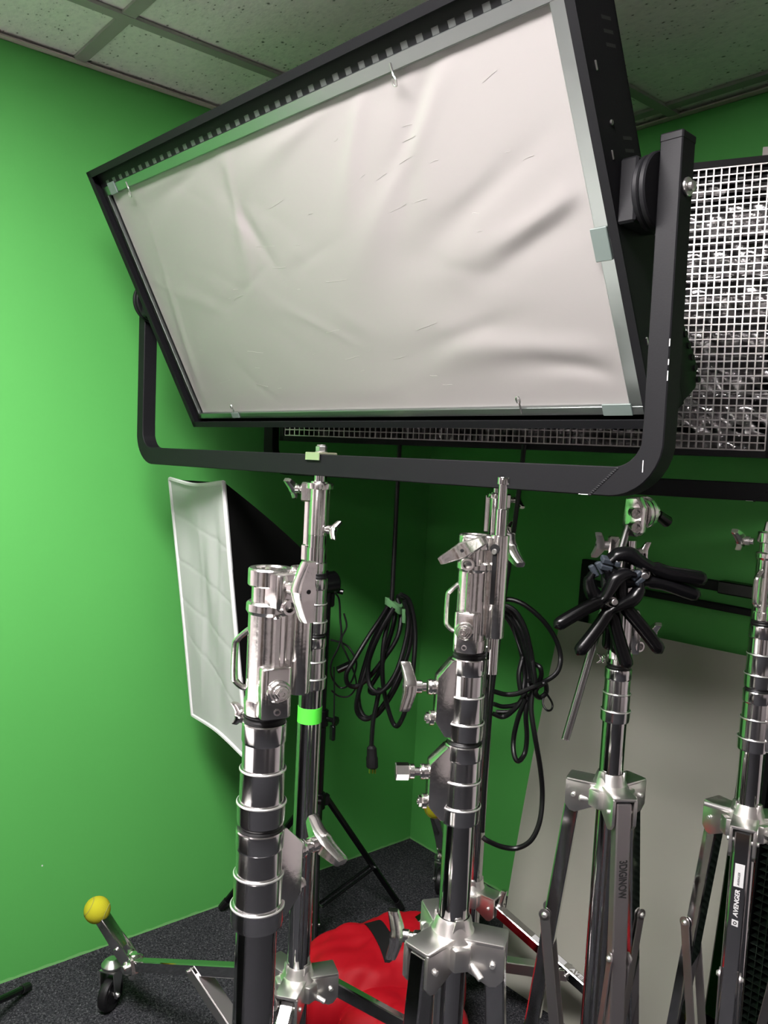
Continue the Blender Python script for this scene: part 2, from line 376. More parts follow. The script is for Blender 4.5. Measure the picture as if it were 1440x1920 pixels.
def legs_folded(t, z, base, satin_leg=None, tip=.115, zb=.05, outs=None):
    L = []
    for k in range(3):
        a = base+120*k; d = pol(a, 1); tn = V((0,0,1)).cross(d)
        p0 = d*.063+V((0,0,z-.010)); p1 = d*tip+V((0,0,zb))
        b = leg_tube(p0, p1, tn); o = b.build('leg', satin if k == satin_leg else chrome, t)
        MB().box((0,0,0), (.031,.031,.03), frame(p1, p0-p1, tn), .004).build('rubber_foot', rubber, o)
        L.append((o, p0, p1, tn, d))
        q = p0.lerp(p1, .34); zc = .17
        for sgn in (-1, 1):
            a0 = q+d*.012+tn*(sgn*.0175); a1 = d*.040+V((0,0,zc))+tn*(sgn*.0175)
            bb = MB().bar(a0, a1, .020, .003, d, .0008)
            for e_ in (a0, a1): bb.cyl(e_-tn*.0015, e_+tn*.0015, .0115, seg=24)
            br = bb.build('brace', satin, t)
            MB().cyl(a0+tn*(sgn*.001), a0+tn*(sgn*.006), .006, .0045, seg=14, bev=.001).build('rivet', ringm, br)
    b = MB(); b.lathe([(.0235,.0), (.030,.002), (.034,-.01), (.034,-.035), (.0235,-.04), (.0235,0)], M.Translation((0,0,.19)), 32)
    for k in range(3):
        d = pol(base+120*k, 1); b.box((.037,0,0), (.028,.03,.022), frame((0,0,.17), (0,0,1), d), .002)
    b.build('lower_hub', cast, t)
    return L
def junior_head(t, z, tee, boss, handle, slide, pin=0., tee2=None, tee_u=(0,0,1)):
    """polished receiver; z is its top rim"""
    before = set(bpy.data.objects); zt_ = z; z = 0
    b = MB(); b.lathe([(.0150,-.075), (.0150,-.002), (.0170,0), (.0228,0), (.0242,-.002), (.0242,-.020), (.0228,-.0215), (.0196,-.0225), (.0196,-.040), (.0225,-.0405), (.0248,-.043), (.0250,-.0515), (.0235,-.054),
             (.0222,-.056), (.0222,-.160), (.0232,-.1605), (.0238,-.163), (.0234,-.178), (.0205,-.180), (.0205,-.05)], M.Translation((0,0,z)), 56)
    # ear carrying the tee knob
    d = pol(tee, 1); tn = V((0,0,1)).cross(d)
    b.prism([(.010,-.016), (.030,-.013), (.034,-.008), (.034,.008), (.030,.013), (.010,.016)], .042, frame((0,0,z-.024), (0,0,1), d), .003)
    socket(b, d*.0345+V((0,0,z-.042)), d, .0088)
    # rib down the front
    db = pol(boss, 1)
    b.box((.0215,0,z-.11), (.010,.009,.11), frame((0,0,0), (0,0,1), db), .002)
    b.prism([(.012,-.017), (.030,-.017), (.033,-.013), (.033,.013), (.030,.017), (.012,.017)], .062, frame((0,0,z-.146), (0,0,1), db), .003)
    o = b.build('receiver', cast, t)
    hb = MB(); c = db*.032+V((0,0,z-.142)); hb.cyl(c, c+db*.007, .0135, seg=32, bev=.002); hex_bolt(hb, c+db*.006, db, .0075, .007); hb.build('bolt', cast, o)
    MB().lathe([(.0028,0), (.0038,0), (.0038,.0008), (.0028,.0008)], frame(db*.0332+V((0,0,z-.168)), db), 16).build('pin_hole', satin, o)
    # carrying handle
    dh = pol(handle, 1); P = [(.019,-.076), (.024,-.080), (.033,-.090), (.0355,-.098), (.0355,-.135), (.033,-.143), (.026,-.149), (.019,-.150)]
    MB().tube([dh*x+V((0,0,z+y)) for x, y in P], .0036, 10, sm=4, up=tuple(V((0,0,1)).cross(dh)), sx=1.4, sy=1).build('handle', cast, o)
    # vertical slider with slot and baby pin
    if slide is not None:
        ds = pol(slide, 1); c = ds*.0345; tn = V((0,0,1)).cross(ds)
        s_ = MB(); s_.lathe([(.0088,.002), (.0128,.002), (.0132,0), (.0132,-.152), (.0125,-.154), (.0088,-.154), (.0088,.002)], M.Translation(c+V((0,0,z))), 40)
        s_.box((.022,0,z-.076), (.018,.016,.150), frame((0,0,0), (0,0,1), ds), .001)
        so = s_.build('pin_holder', cast, o)
        fd = pol(tee-12 if pin else slide, 1)
        e = c+fd*.0133+V((0,0,z)); m2 = frame(e, fd, (0,0,1))
        q = MB(); q.box((-.062,0,0), (.080,.0065,.0012), m2); q.cyl(e-fd*.0006+V((0,0,-.018)), e+fd*.0012+V((0,0,-.018)), .0072, seg=20); q.build('slot', blackdark, so)
        q = MB(); q.cyl(e+V((0,0,-.022)), e+fd*.003+V((0,0,-.022)), .0042, seg=16, bev=.0006); q.build('slot_screw', steel, so)
        p = MB(); z0 = z-.15
        p.lathe([(0,-.21), (.0082,-.21), (.0082,.040), (.0079,.041), (.0064,.0415), (.0064,.078), (.0086,.0785), (.0088,.080), (.0088,.088), (.0084,.089), (0,.089)] if pin else [(0,-.15), (.0082,-.15), (.0082,-.01), (0,-.01)], M.Translation(c+V((0,0,z))), 28)
        p.build('baby_pin', chrome, o)
    tee_knob(t, d*.034+V((0,0,z-.018)), d, tee_u, L=.070, W=.024, T=.0145)
    if tee2 is not None:
        d2 = pol(tee2, 1); tee_knob(t, d2*.030+V((0,0,z-.022)), d2, V((0,0,1))+V((0,0,1)).cross(d2)*1.2, L=.062)
    for q in bpy.data.objects:
        if q not in before and q.parent == t: q.location = (0, 0, zt_); q.scale = (1, 1, .935)
    return o
def slim_head(t, z, tee, tee2, back, dx=(0,0)):
    """baby/junior combination receiver; z is its rim"""
    b = MB(); b.lathe([(.0105,.004), (.0178,.004), (.0185,.002), (.0185,-.100), (.0175,-.102), (.0105,-.102), (.0105,.004)], M.Translation((0,0,z)), 40)
    b.lathe([(.0180,.001), (.0262,.001), (.0268,-.001), (.0262,-.010), (.0180,-.010)], M.Translation((0,0,z)), 40)
    d = pol(tee, 1); b.box((.025,0,z-.018), (.022,.026,.038), frame((0,0,0), (0,0,1), d), .003); b.cyl(d*.034+V((0,0,z-.014)), d*.040+V((0,0,z-.014)), .009, seg=20, bev=.001)
    dk = pol(back, 1); b.box((.0215,0,z-.052), (.014,.022,.100), frame((0,0,0), (0,0,1), dk), .003)
    db = pol(tee-12, 1)
    b.box((.0275,0,z-.085), (.012,.013,.120), frame((0,0,0), (0,0,1), db), .002)
    b.box((.0285,0,z-.138), (.015,.018,.034), frame((0,0,0), (0,0,1), db), .003)
    o = b.build('receiver', cast, t)
    tee_knob(t, d*.038+V((0,0,z-.014)), d, V((0,0,1))+V((0,0,1)).cross(d)*1.0, L=.050, W=.019, T=.013, shaft=.013)
    d2 = pol(tee2, 1); tee_knob(t, d2*.019+V((0,0,z-.088)), d2, V((0,0,1))+V((0,0,1)).cross(d2)*.6, L=.040, W=.014, T=.010, shaft=.012)
    p = MB(); p.lathe([(0,.047), (.0118,.047), (.0118,.004), (.0175,-.100), (.0182,-.101), (.0182,-.19), (0,-.19)], M.Translation((0,0,z)), 36); p.build('spigot', chrome, t)
    p = MB(); p.lathe([(.0182,.0), (.0205,-.001), (.0215,-.003), (.0210,-.018), (.0182,-.019), (.0182,0)], M.Translation((0,0,z-.152)), 40); p.build('riser_collar', collar, t)
    return o
def tennis_ball(name_loc, label, r_=.033, seam_rot=(0,0,0)):
    o = thing('tennis_ball', label, 'tennis ball', name_loc, seam_rot, 'tennis balls on the caster legs')
    MB().sphere((0,0,0), r_, 28).build('felt', ballm, o)
    P = []
    for i in range(64):
        a = 2*pi*i/64; p = V((cos(a)*.75+cos(3*a)*.25, sin(a)*.75-sin(3*a)*.25, .87*sin(2*a)*.8)).normalized()*(r_*1.0); P.append(p)
    MB().tube(P, .0009, 6, closed=True).build('seam', balll, o)
    return o
def caster_leg(t, z, a, wheel, ballp, hubz=None, brace=True, lo=.14):
    """open leg from the hub pocket to a swivel caster at local point wheel; arm rises to ballp"""
    d = pol(a, 1); tn = V((0,0,1)).cross(d)
    wheel, ballp = V(wheel), V(ballp); dd = V((wheel.x, wheel.y, 0)).normalized(); tw = V((0,0,1)).cross(dd)
    p0 = d*.064+V((0,0,z-.030)); p1 = V((wheel.x, wheel.y, 0))*.86+V((0,0,.165))
    leg = MB().bar(p0, p1, .026, .026, tw, .002).build('leg', chrome, t)
    b = MB(); b.box((0,0,0), (.038,.044,.060), frame(p1, p1-p0, tw), .006); b.cyl(p1-tw*.03, p1+tw*.03, .009, seg=12, bev=.001)
    b.cyl(p1+V((0,0,.03)), p1+V((0,0,-.035)), .010, seg=10)
    b.build('leg_end_casting', cast, leg)
    ax = (ballp-p1).normalized(); ar = MB()
    ta = V((0,0,1)).cross(ax).normalized(); ua = ax.cross(ta)
    for sgn in (-1, 1): ar.prism([(-.005,-.014), (.05,-.016), (.085,-.012), ((ballp-p1).length-.02,-.010), ((ballp-p1).length-.02,.010), (.085,.012), (.05,.016), (-.005,.014)], .003, frame(p1+ta*(sgn*.0165), ta, ax), .0008)
    ar.prism([(.05,-.017), ((ballp-p1).length-.02,-.017), ((ballp-p1).length-.02,.017), (.05,.017)], .003, frame(p1+ua*(-.011 if ua.dot(_f) > 0 else .011), ua, ax), .0006)
    ar.cyl(p1+ax*.055-ta*.024, p1+ax*.055+ta*.024, .006, seg=12, bev=.001)
    ar.build('levelling_arm', cast, leg)
    # swivel caster
    w0 = wheel; top = V((w0.x, w0.y, .125)); fk = MB()
    fk.lathe([(0,.012), (.012,.012), (.022,.004), (.027,-.003), (.027,-.008), (.020,-.014), (0,-.014)], M.Translation(top), 28)
    rd = V((.55,-.83,0)); rn = V((0,0,1)).cross(rd)
    fk.prism([(-.018,-.020), (.024,-.022), (.024,.022), (-.018,.020)], .004, frame(top+V((0,0,-.014)), (0,0,1), rd), .001)
    for sgn in (-1, 1):
        yz = 1 if rn.cross(rd).z > 0 else -1
        fk.prism([(-.018,0), (.024,0), (.016,-.070*yz), (.006,-.078*yz), (-.006,-.070*yz)], .003, frame(top+rn*(sgn*.021)+V((0,0,-.014)), rn, rd), .0006)
    fo = fk.build('caster_fork', steel, leg)
    wc = V((w0.x, w0.y, .044))+rd*.004
    MB().lathe([(0,-.0125), (.022,-.0125), (.026,-.011), (.034,-.013), (.041,-.011), (.044,-.006), (.0445,0), (.044,.006), (.041,.011), (.034,.013), (.026,.011), (.022,.0125), (0,.0125)], frame(wc, rn), 40).build('wheel', rubber, fo)
    MB().cyl(wc-rn*.027, wc+rn*.027, .005, seg=10, bev=.001).build('axle', ringm, fo)
    if brace:
        q = p0.lerp(p1, .52)
        a0 = q; a1 = d*.042+V((0,0,lo)); bb = MB(); bz = (a1-a0).normalized().cross(tw).normalized(); bz = bz if bz.z > 0 else -bz
        for sgn in (-1, 1): bb.bar(a0+tw*(sgn*.0175), a1+tw*(sgn*.0175), .003, .026, tw, .0006)
        bb.bar(a0.lerp(a1,.06)+bz*.0125, a1+bz*.0125, .034, .003, tw, .0006); bb.cyl(a0-tw*.024, a0+tw*.024, .0045, seg=12, bev=.001)
        bb.build('brace', satin, t)
    return leg

def combo_stand(label, loc, ztop, zsp, coll_ab, base, head, tee_spider=None, pins=(), knobs=('tee','tee'), twists=(20,20), satin_leg=None, name='combo_stand', tip=.115, us=((0,0,1),(0,0,1))):
    t = thing(name, label, 'light stand', loc, group=None)
    zc = ztop-.168
    MB().lathe([(0,.05), (.0228,.05), (.0228, zc-.235), (.021, zc-.235), (0, zc-.235)], None, 56).build('base_column', chrome, t)
    MB().lathe([(0, zc-.24), (.0195, zc-.24), (.0195, zc+.03), (0, zc+.03)], None, 48).build('riser', chrome, t)
    rubber_ring(t, zc+.001, .0228, .010)
    collar_part(t, zc-.009, .0245, coll_ab[0], knobs[0], .92, twists[0], us[0], h=.119)
    rubber_ring(t, zc-.128, .0240, .008)
    collar_part(t, zc-.135, .0268, coll_ab[1], knobs[1], 1., twists[1], us[1])
    spider(t, zsp, base, pins, tee=tee_spider)
    L = legs_folded(t, zsp, base, satin_leg, tip=tip)
    return t, L

# ------------------------------------------------------------------ big panel lights
def hsh(i, j=0): return math.modf(abs(sin(i*12.9898+j*78.233)*43758.5453))[0]
def panel_light(name, label, loc, rz, roll, tilt, W, Hh, e, D, piv, yw, barz, front):
    t = thing(name, label, 'studio light', loc); t.rotation_euler = (0, -roll, rz)
    # yoke: two arms and a bar, one bent rectangular tube
    P = []; rb = .060; top = piv+.062
    def add(x, z, wd): P.append((x, z, wd))
    add(yw, top, .031); add(yw, barz+rb+.02, .031)
    for k in range(1, 10):
        a = (pi/2)*k/9; add(yw-rb+rb*cos(a), barz+rb-rb*sin(a), .031+.010*k/9)
    P2 = P+[(-x, z, wd) for x, z, wd in reversed(P)]
    secs = []
    for i, (x, z, wd) in enumerate(P2):
        p = P2[max(i-1, 0)]; q = P2[min(i+1, len(P2)-1)]; tx, tz = q[0]-p[0], q[1]-p[1]; l = math.hypot(tx, tz); tx /= l; tz /= l
        nx, nz = tz, -tx   # points to the outside (down / outward)
        c = .0015; h = wd/2; dp = .0175
        secs.append([V((x+nx*a, b_, z+nz*a)) for a, b_ in ((h-c,-dp),(h,-dp+c),(h,dp-c),(h-c,dp),(-h+c,dp),(-h,dp-c),(-h,-dp+c),(-h+c,-dp))])
    yo = MB().loft(secs).build('yoke', black, t, ang=25)
    wd_ = MB()
    for k in range(16):
        f = k/15; wd_.sphere((yw-.050-.040*f, -.0172, barz+.018-.038*f), .0030, 8, (1.1,.5,.7))
    wd_.build('weld_seam', black, yo)
    for sx in (-1, 1):
        c = MB(); c.box((sx*yw, 0, top+.001), (.0325, .0365, .012), bev=.002); c.build('arm_end_cap', black, yo)
    for cx_, cz_, l_ in ((yw+.0150, piv-.20, .012), (yw+.0150, piv-.225, .009), (yw+.0150, .13, .016), (yw-.012, .012, .020), (yw-.10, -.0305, .016)):
        MB().box((cx_, -.0173, cz_), (.0012 if cz_ > 0 else l_, .0006, l_*.8 if cz_ > 0 else .0009)).build('paint_chip', whitem, yo)
    # pivots
    for sx in (-1, 1):
        b = MB(); x0 = sx*W/2; x1 = sx*(yw-.0155)
        b.box(((x0+x1)/2-sx*.010, 0, piv), (abs(x1-x0)-.018, .075, .085), bev=.003)
        b.cyl((x1-sx*.020, 0, piv), (x1-sx*.011, 0, piv), .050, seg=40, bev=.002); b.cyl((x1-sx*.009, 0, piv), (x1, 0, piv), .052, seg=40, bev=.002)
        o = b.build('pivot', black, t)
        q = MB(); q.cyl((sx*(yw+.0155), 0, piv), (sx*(yw+.020), 0, piv), .012, seg=24, bev=.001); q.cyl((sx*(yw+.019), 0, piv), (sx*(yw+.027), 0, piv), .0065, seg=14, bev=.002); q.build('pivot_bolt', steel, o)
    # housing
    X = V((1,0,0)); nt = V((0, -cos(tilt), -sin(tilt))); m = frame((0,0,piv), nt, X)
    zf, zb = e, e-D; th = .003; w2, h2 = W/2, Hh/2
    b = MB()
    b.box((0, 0, zb+th/2), (W, Hh, th), m)
    for sx in (-1, 1): b.box((sx*(w2-th/2), 0, (zf+zb)/2), (th, Hh, D), m)
    for sy in (-1, 1): b.box((0, sy*(h2-th/2), (zf+zb)/2), (W, th, D), m)
    for sx in (-1, 1): b.box((sx*(w2-.007), 0, zf-th/2+.0005), (.014, Hh, th), m); 
    for sy in (-1, 1): b.box((0, sy*(h2-.007), zf-th/2+.0005), (W, .014, th), m)
    ho = b.build('housing', black, t, ang=20)
    # ventilation slots and rivets on the side plates
    for sx in (-1, 1):
        for yc in (.36, .205, .06, -.17, -.30):
            if abs(yc)*2 > Hh: continue
            q = MB()
            for k in range(3):
                cc = (sx*(w2+.0002), yc+.5*0+k*.016-.016, zb+D*.30)
                q.add([(cc[0], cc[1]-.003+dy+dz*.25, cc[2]+dz) for dy, dz in ((0,-.011),(0,.011),(.0045,.011),(.0045,-.011))], [(0,1,2,3)], m)
            q.build('vent_slots', inkm, ho, flat=True)
        for yc in (.45*Hh, .27*Hh, .10*Hh, -.3*Hh):
            MB().box((sx*w2, yc, zf-.020), (.003, .012, .0035), m, .0008).build('side_tab', steel, ho)
        q = MB(); q.cyl(m @ V((sx*w2, .16*Hh, zf-.030)), m @ V((sx*(w2+.003), .16*Hh, zf-.030)), .0035, seg=12, bev=.001)
        q.build('side_rivet', steel, ho)
    # slotted inner flange along the top
    q = MB(); q.box((0, h2-.026, zf-.018), (W-.02, .050, .002), m); fl_ = q.build('inner_flange', black, ho, flat=True)
    q = MB(); n = 40
    for k in range(n):
        x = -w2+.03+(W-.06)*(k+.5)/n
        q.add([(x-.0065, h2-.040, zf-.0168), (x+.0065, h2-.040, zf-.0168), (x+.0065, h2-.030, zf-.0168), (x-.0065, h2-.030, zf-.0168)], [(0,1,2,3)], m)
    q.build('flange_slots', mat('slot_grey', (.055,.06,.058), .35), fl_, flat=True)
    # ballast cover behind the lower corners, ribbed
    for sx in (-1, 1):
        q = MB(); y0 = -h2
        out = [(0, .0), (.0, .155), (-.028, .160), (-.046, .118), (-.066, .040), (-.052, .004)]
        q.prism([(a, c) for a, c in out], .10, m @ frame((sx*(w2-.052), y0, zb), (1,0,0), (0,0,1)) @ M.Diagonal((1, -1, 1, 1)), .004)
        for k in range(7):
            c = V((sx*(w2-.052), y0+.015+k*.020, zb-.060+.0040*k)); q.tube([m @ (c+V((-.052,0,0))), m @ (c+V((.052,0,0)))], .005, 8)
        q.build('ballast_cover', black, ho)
    if front == 'sheet':
        i0 = .017; it = .041; hc = (i0-it)/2; hh_ = Hh-i0-it
        fr = MB(); zz = zf-.016
        for sx, wv in ((-1, .012), (1, .026)): fr.box((sx*(w2-i0-wv/2), hc, zz), (wv, hh_, .006), m, .001); fr.box((sx*(w2-i0-wv+.0005), hc, zz-.004), (.0015, hh_-.02, .012), m)
        for sy, wv, ii in ((-1, .014, i0), (1, .020, it)): fr.box((0, sy*(h2-ii-wv/2), zz+.0005), (W-2*i0, wv, .006), m, .001); fr.box((0, sy*(h2-ii-wv+.0005), zz-.004), (W-2*i0-.03, .0015, .012), m)
        fro = fr.build('diffusion_frame', frame_al, t)
        cr = []  # creases: (u, v, angle, half length, half width, amplitude)
        for i in range(26): cr.append((hsh(i,1)*2-1, hsh(i,2)*2-1, -.25+(hsh(i,3)-.5)*1.3, .10+.30*hsh(i,4), .025+.05*hsh(i,5), (hsh(i,6)-.45)*.0026))
        cr += [(.78, .02, .38, .38, .06, .007), (.70, -.12, .30, .45, .08, -.005), (.62, .18, .45, .42, .07, -.006), (.42, .42, .75, .40, .06, .008), (.50, .60, .95, .34, .06, -.008), (.30, .66, 1.0, .30, .05, .006),
               (-.30, .46, 1.35, .34, .05, .006), (-.26, .50, -1.2, .22, .05, -.005), (.62, -.62, -.1, .38, .08, .006), (.80, -.74, -.2, .22, .05, -.004), (.45, -.55, .2, .25, .06, -.004), (-.92, -.4, 1.4, .5, .04, .004), (-.6, .86, .2, .4, .05, -.005), (.1, .9, .25, .4, .05, .005)]
        def disp(u, v):
            s_ = 0
            for cu, cv, a, l, wd, am in cr:
                du, dv = (u-cu)*2.0, v-cv; p = du*cos(a)+dv*sin(a); q_ = -du*sin(a)+dv*cos(a); wl = wd*(1+.9*max(0, -p/l+.2))
                s_ += .72*am*math.exp(-(p/(l*1.6))**2-(q_/wl)**2)
            return s_*min(1, (1-abs(u))*14)*min(1, (1-abs(v))*8)
        sw, sh = w2-i0-.019, h2-(i0+it)/2-.016
        def shf(a, c):
            u, v = a*2-1, c*2-1
            off = .003 if u > .9 else 0
            return m @ V((u*sw-off-.002, v*sh-.002+hc, zf-.022+disp(u, v)+.003*cos(u*1.5)*cos(v*1.5)))
        so = MB().grid(shf, 200, 110).build('diffusion_sheet', sheet, t, ang=80)
        scm = mat('sheet_scuff', (.30,.29,.27), .5)
        for i in range(46):       # faint scuffs
            u, v = (hsh(i,11)*1.7-.85), (hsh(i,12)*1.7-.85); l = .010+.05*hsh(i,13)**2; a = .10+(hsh(i,14)-.5)*.5
            pp = [m @ V((u*sw+l*k/3*cos(a), v*sh+l*k/3*sin(a)+.0012*sin(i+k*2), 0)) for k in range(4)]
            pp = [m @ V((u*sw+l*k/3*cos(a)-.002, v*sh+l*k/3*sin(a)+.0004*sin(i+k*2)-.002+hc, zf-.022+disp(u+l*k/3*cos(a)/sw, v)+.003*cos(u*1.5)*cos(v*1.5)+.0002)) for k in range(4)]
            MB().tube(pp, .00032, 4).build('scuff_mark', scm, so)
        for sx, sy, wx, wy in ((1, -.045, .026, .046), (.90, -1, .050, .019), (-.90, 1, .030, .026), (-.70, -1, .03, .014)):
            cx = sx*(w2-i0-.013) if abs(sx) == 1 else sx*w2; cy = (h2-it-.009 if sy == 1 else -(h2-i0-.009)) if abs(sy) == 1 else sy
            MB().box((cx-(.006 if sx == 1 else 0), cy, zz+.0045), (wx, wy, .003), m, .0008).build('clip', clipm, fro)
        for ux, sy in HOOKS:
            c = V((ux*w2, (h2-it-.020) if sy > 0 else -(h2-i0-.016), zf-.012)); k = -sy
            pp = [c+V((0, -k*.012, 0)), c, c+V((.002, k*.006, .002)), c+V((.006, k*.012, .004)), c+V((.004, k*.020, .004)), c+V((-.001, k*.017, .004)), c+V((0, k*.009, .003))]
            MB().tube([m @ p for p in pp], .0016, 8, sm=3).build('eye_hook', steel, fro)
    else:
        i0 = .016
        def rf(a, c):
            u, v = a*2-1, c*2-1; ph = v*3.5*pi
            return m @ V((u*(w2-.006), v*(h2-.006), zb+.035+.016*abs(sin(ph))+.004*sin(u*23+v*9)*sin(u*11-v*17)+.0025*sin(u*71+v*31)))
        MB().grid(rf, 130, 90).build('foil_reflector', foil, t, ang=60)
        q = MB(); iw, ih = w2-i0, h2-i0; nx, ny = 78, 38
        for k in range(nx+1):
            x = -iw+2*iw*k/nx; q.box((x, 0, zf-.014), (.0014, 2*ih, .020), m); q.box((x, 0, zf-.0035), (.0028, 2*ih, .0014), m)
        for k in range(ny+1):
            y = -ih+2*ih*k/ny; q.box((0, y, zf-.014), (2*iw, .0014, .020), m); q.box((0, y, zf-.0035), (2*iw, .0028, .0014), m)
        q.build('louvre_grid', crate, t, flat=True)
        MB().box((.47*W, h2+.006, zf-.004), (.05, .026, .004), m, .001).build('white_tape', mat('paper_tape', (.36,.33,.31), .8), ho)
    # mounting nut and clip plate at the centre of the yoke bar
    b = MB(); zt = barz+.0205
    b.box((0, 0, zt+.002), (.042, .044, .004), bev=.0005); b.box((0, -.0215, zt-.004), (.042, .002, .014)); b.box((0, .0215, zt-.004), (.042, .002, .014))
    bo = b.build('clip_plate', zincy, yo)
    b = MB(); b.cyl((0,0,zt+.004), (0,0,zt+.006), .012, seg=28); b.cyl((0,0,zt+.006), (0,0,zt+.016), .0112, seg=6, bev=.001); b.cyl((0,0,zt+.016), (0,0,zt+.019), .009, seg=20, bev=.001); b.build('hex_nut', steel, bo)
    return t

K = 1.15
HOOKS = ((-.80, 1), (.50, 1), (-.70, -1), (.62, -1))
N1 = at(602, 862, 1.39*K)
l1 = panel_light('panel_light', 'large black studio light with wrinkled white diffusion sheet, tilted down on a yoke', N1, .071, .015, .483, 1.114*K, .552*K, .045*K, .092, .324*K, .609*K, -.009*K, 'sheet')
N2 = at(934, 890, 2.137)
l2 = panel_light('panel_light', 'large black studio light with bright metal louvre grid, behind the white panel light', N2, R(24.6), 0.012, .0, 1.28, .655, .05, .125, .395, .70, -.01, 'grid')

# ------------------------------------------------------------------ stands carrying the lights
def rig_stand(label, xy, ztop, zsp, base, head, colz, tee_spider, pins, wheels, plain=None, lo=.14):
    t = thing('combo_stand', label, 'light stand', (xy[0], xy[1], 0))
    zA, zB, zC = colz
    MB().lathe([(0,.10), (.0235,.10), (.0235, zC-.01), (0, zC-.01)], None, 52).build('base_column', chrome, t)
    MB().lathe([(0, zC-.02), (.0198, zC-.02), (.0198, zA+.06), (0, zA+.06)], None, 44).build('riser', chrome, t)
    slim_head(t, ztop, *head)
    rubber_ring(t, zA+.011, .0205, .011)
    collar_part(t, zA, .0238, 0, None, bracket=False, h=.108)
    rubber_ring(t, zA-.108, .0235, .007); collar_part(t, zB, .0262, 200, None, bracket=False, h=.104)
    if zC < zB-.108: rubber_ring(t, zB-.104, .0235, .006); collar_part(t, zC, .0262, 0, None, bracket=False, h=.09)
    spider(t, zsp, base, pins, tee=tee_spider)
    for a, wpt, bpt in wheels: caster_leg(t, zsp, a, wpt, bpt, lo=lo)
    if plain is not None:
        d = pol(plain, 1); tn = V((0,0,1)).cross(d); p0 = d*.064+V((0,0,zsp-.03)); p1 = d*.60+V((0,0,.03))
        o = leg_tube(p0, p1, tn, .026, .026).build('leg', chrome, t)
        MB().box((0,0,0), (.032,.032,.05), frame(p1, p0-p1, tn), .004).build('rubber_foot', rubber, o)
        q = p0.lerp(p1, .5)
        for sgn in (-1, 1):
            MB().bar(q+tn*(sgn*.0165), d*.04+V((0,0,lo))+tn*(sgn*.0165), .003, .02, tn, .0006).build('brace', satin, t)
    b = MB(); b.lathe([(.0238,0), (.034,-.002), (.036,-.035), (.0238,-.04), (.0238,0)], M.Translation((0,0,lo+.02)), 32)
    b.build('lower_hub', cast, t)
    return t
W1 = V((.268, -1.289)); c1 = V((N1.x, N1.y))
zt1 = N1.z-.046
s1 = rig_stand('tall chrome stand with neon green tape, holding the white panel light', c1, zt1, .425, 189,
    (205, 20, 120), (zt1-.185, zt1-.301, zt1-.301), 290, ((30, -.035, .034, -.3),), [(189, (W1.x-c1.x, W1.y-c1.y, 0), (.276-c1.x, -1.335-c1.y, .288))], plain=66)
MB().lathe([(.0236,-.0155), (.0243,-.0155), (.0243,.0155), (.0236,.0155)], M.Translation((0,0,zt1-.458)), 48).build('neon_tape', tape, s1)
d9 = pol(309, 1)
MB().bar(d9*.06+V((0,0,.40)), d9*.6+V((0,0,.03)), .026, .026, V((0,0,1)).cross(d9), .002).build('leg', chrome, s1)
tennis_ball((.276, -1.335, .288), 'yellow tennis ball on the caster leg by the left green wall', seam_rot=(.3,.9,.2))

c2 = V((N2.x, N2.y)); zt2 = N2.z-.050
s2 = rig_stand('chrome stand at the back with open legs, holding the louvre-grid light', c2, zt2, .335, 12,
    (60, 45, 200), (zt2-.20, zt2-.316, zt2-.42), 20, (), [(132, (.352-c2.x, -.175-c2.y, 0), (.452-c2.x, -.325-c2.y, .372)), (12, (1.40-c2.x, -.43-c2.y, 0), (1.50-c2.x, -.40-c2.y, .24))], plain=252)
tee_knob(s2, pol(50, .02, zt2-.115), pol(50, 1), (0,0,1), L=.05, W=.018)
lb = MB().box((0,0,0), (.0008,.022,.13), frame((.25,.094,.27), (1.0,.42,-.40), (-.4,1,0)), 0)
lb.v = []; lb.f = []
q0 = V((.064*cos(R(12)), .064*sin(R(12)), .305)); q1 = V(((1.40-c2.x)*.86, (-.43-c2.y)*.86, .165)); dl = (q1-q0).normalized()
tl = V((0,0,1)).cross(V((dl.x, dl.y, 0))).normalized(); upn = dl.cross(tl)
upn = upn if upn.z > 0 else -upn
lb.box((0,0,0), (.10,.016,.0006), frame(q0.lerp(q1, .38)+upn*.0135, upn, dl)); lb.build('leg_sticker', mat('grey_label', (.45,.45,.45), .5), s2, flat=True)
text_mesh('AVENGER', .018, frame(q0.lerp(q1, .60)+upn*.0137, upn, dl), whitem, s2, 'brand_lettering', shear=.2, bold=.0005)
tennis_ball((.452, -.325, .372), 'yellow tennis ball half hidden behind the centre stand, near the room corner')
tennis_ball((1.50, -.40, .24), 'yellow tennis ball behind the stand legs at the lower right, before the board')

# ------------------------------------------------------------------ three folded combo stands with junior receivers
pf = at(508, 1064, .93); px_ = at(893, 1002, 1.17)
fl, _L = combo_stand('nearest chrome stand at lower left, its winged knob at the top right', (pf.x, pf.y, 0), pf.z, .74, (150, 92), 40, None, knobs=('none', 'tee'), twists=(0, 62))
junior_head(fl, pf.z, 4, -10, 228, 62, 0); fl.scale = (1.045, 1.045, 1)
tee_knob(fl, pol(205, .024, pf.z-.176), pol(205, 1), (.3,0,1), L=.026, W=.012, T=.008, shaft=.004)
ct, _L = combo_stand('chrome stand in the centre with raised pin and a winged knob pointing left', (px_.x, px_.y, 0), px_.z, .800, (236, 236), 35, None, tee_spider=222, pins=((0, -.030, .036, -.55),), knobs=('tee', 'hex'), twists=(-14, 0))
junior_head(ct, px_.z, 298, 300, 228, 30, 1, tee2=62, tee_u=V((0,0,.55))+V((0,0,1)).cross(pol(298, 1))*.9)
p4 = at(1447, 998, 1.55)
fo, L4 = combo_stand('chrome stand cut by the right picture edge, white lettering on its leg', (p4.x, p4.y, 0), p4.z, .832, (10, 15), 292, None, pins=((215, .0, .050, .15),), knobs=('none', 'none'), tee_spider=350, tip=.15)
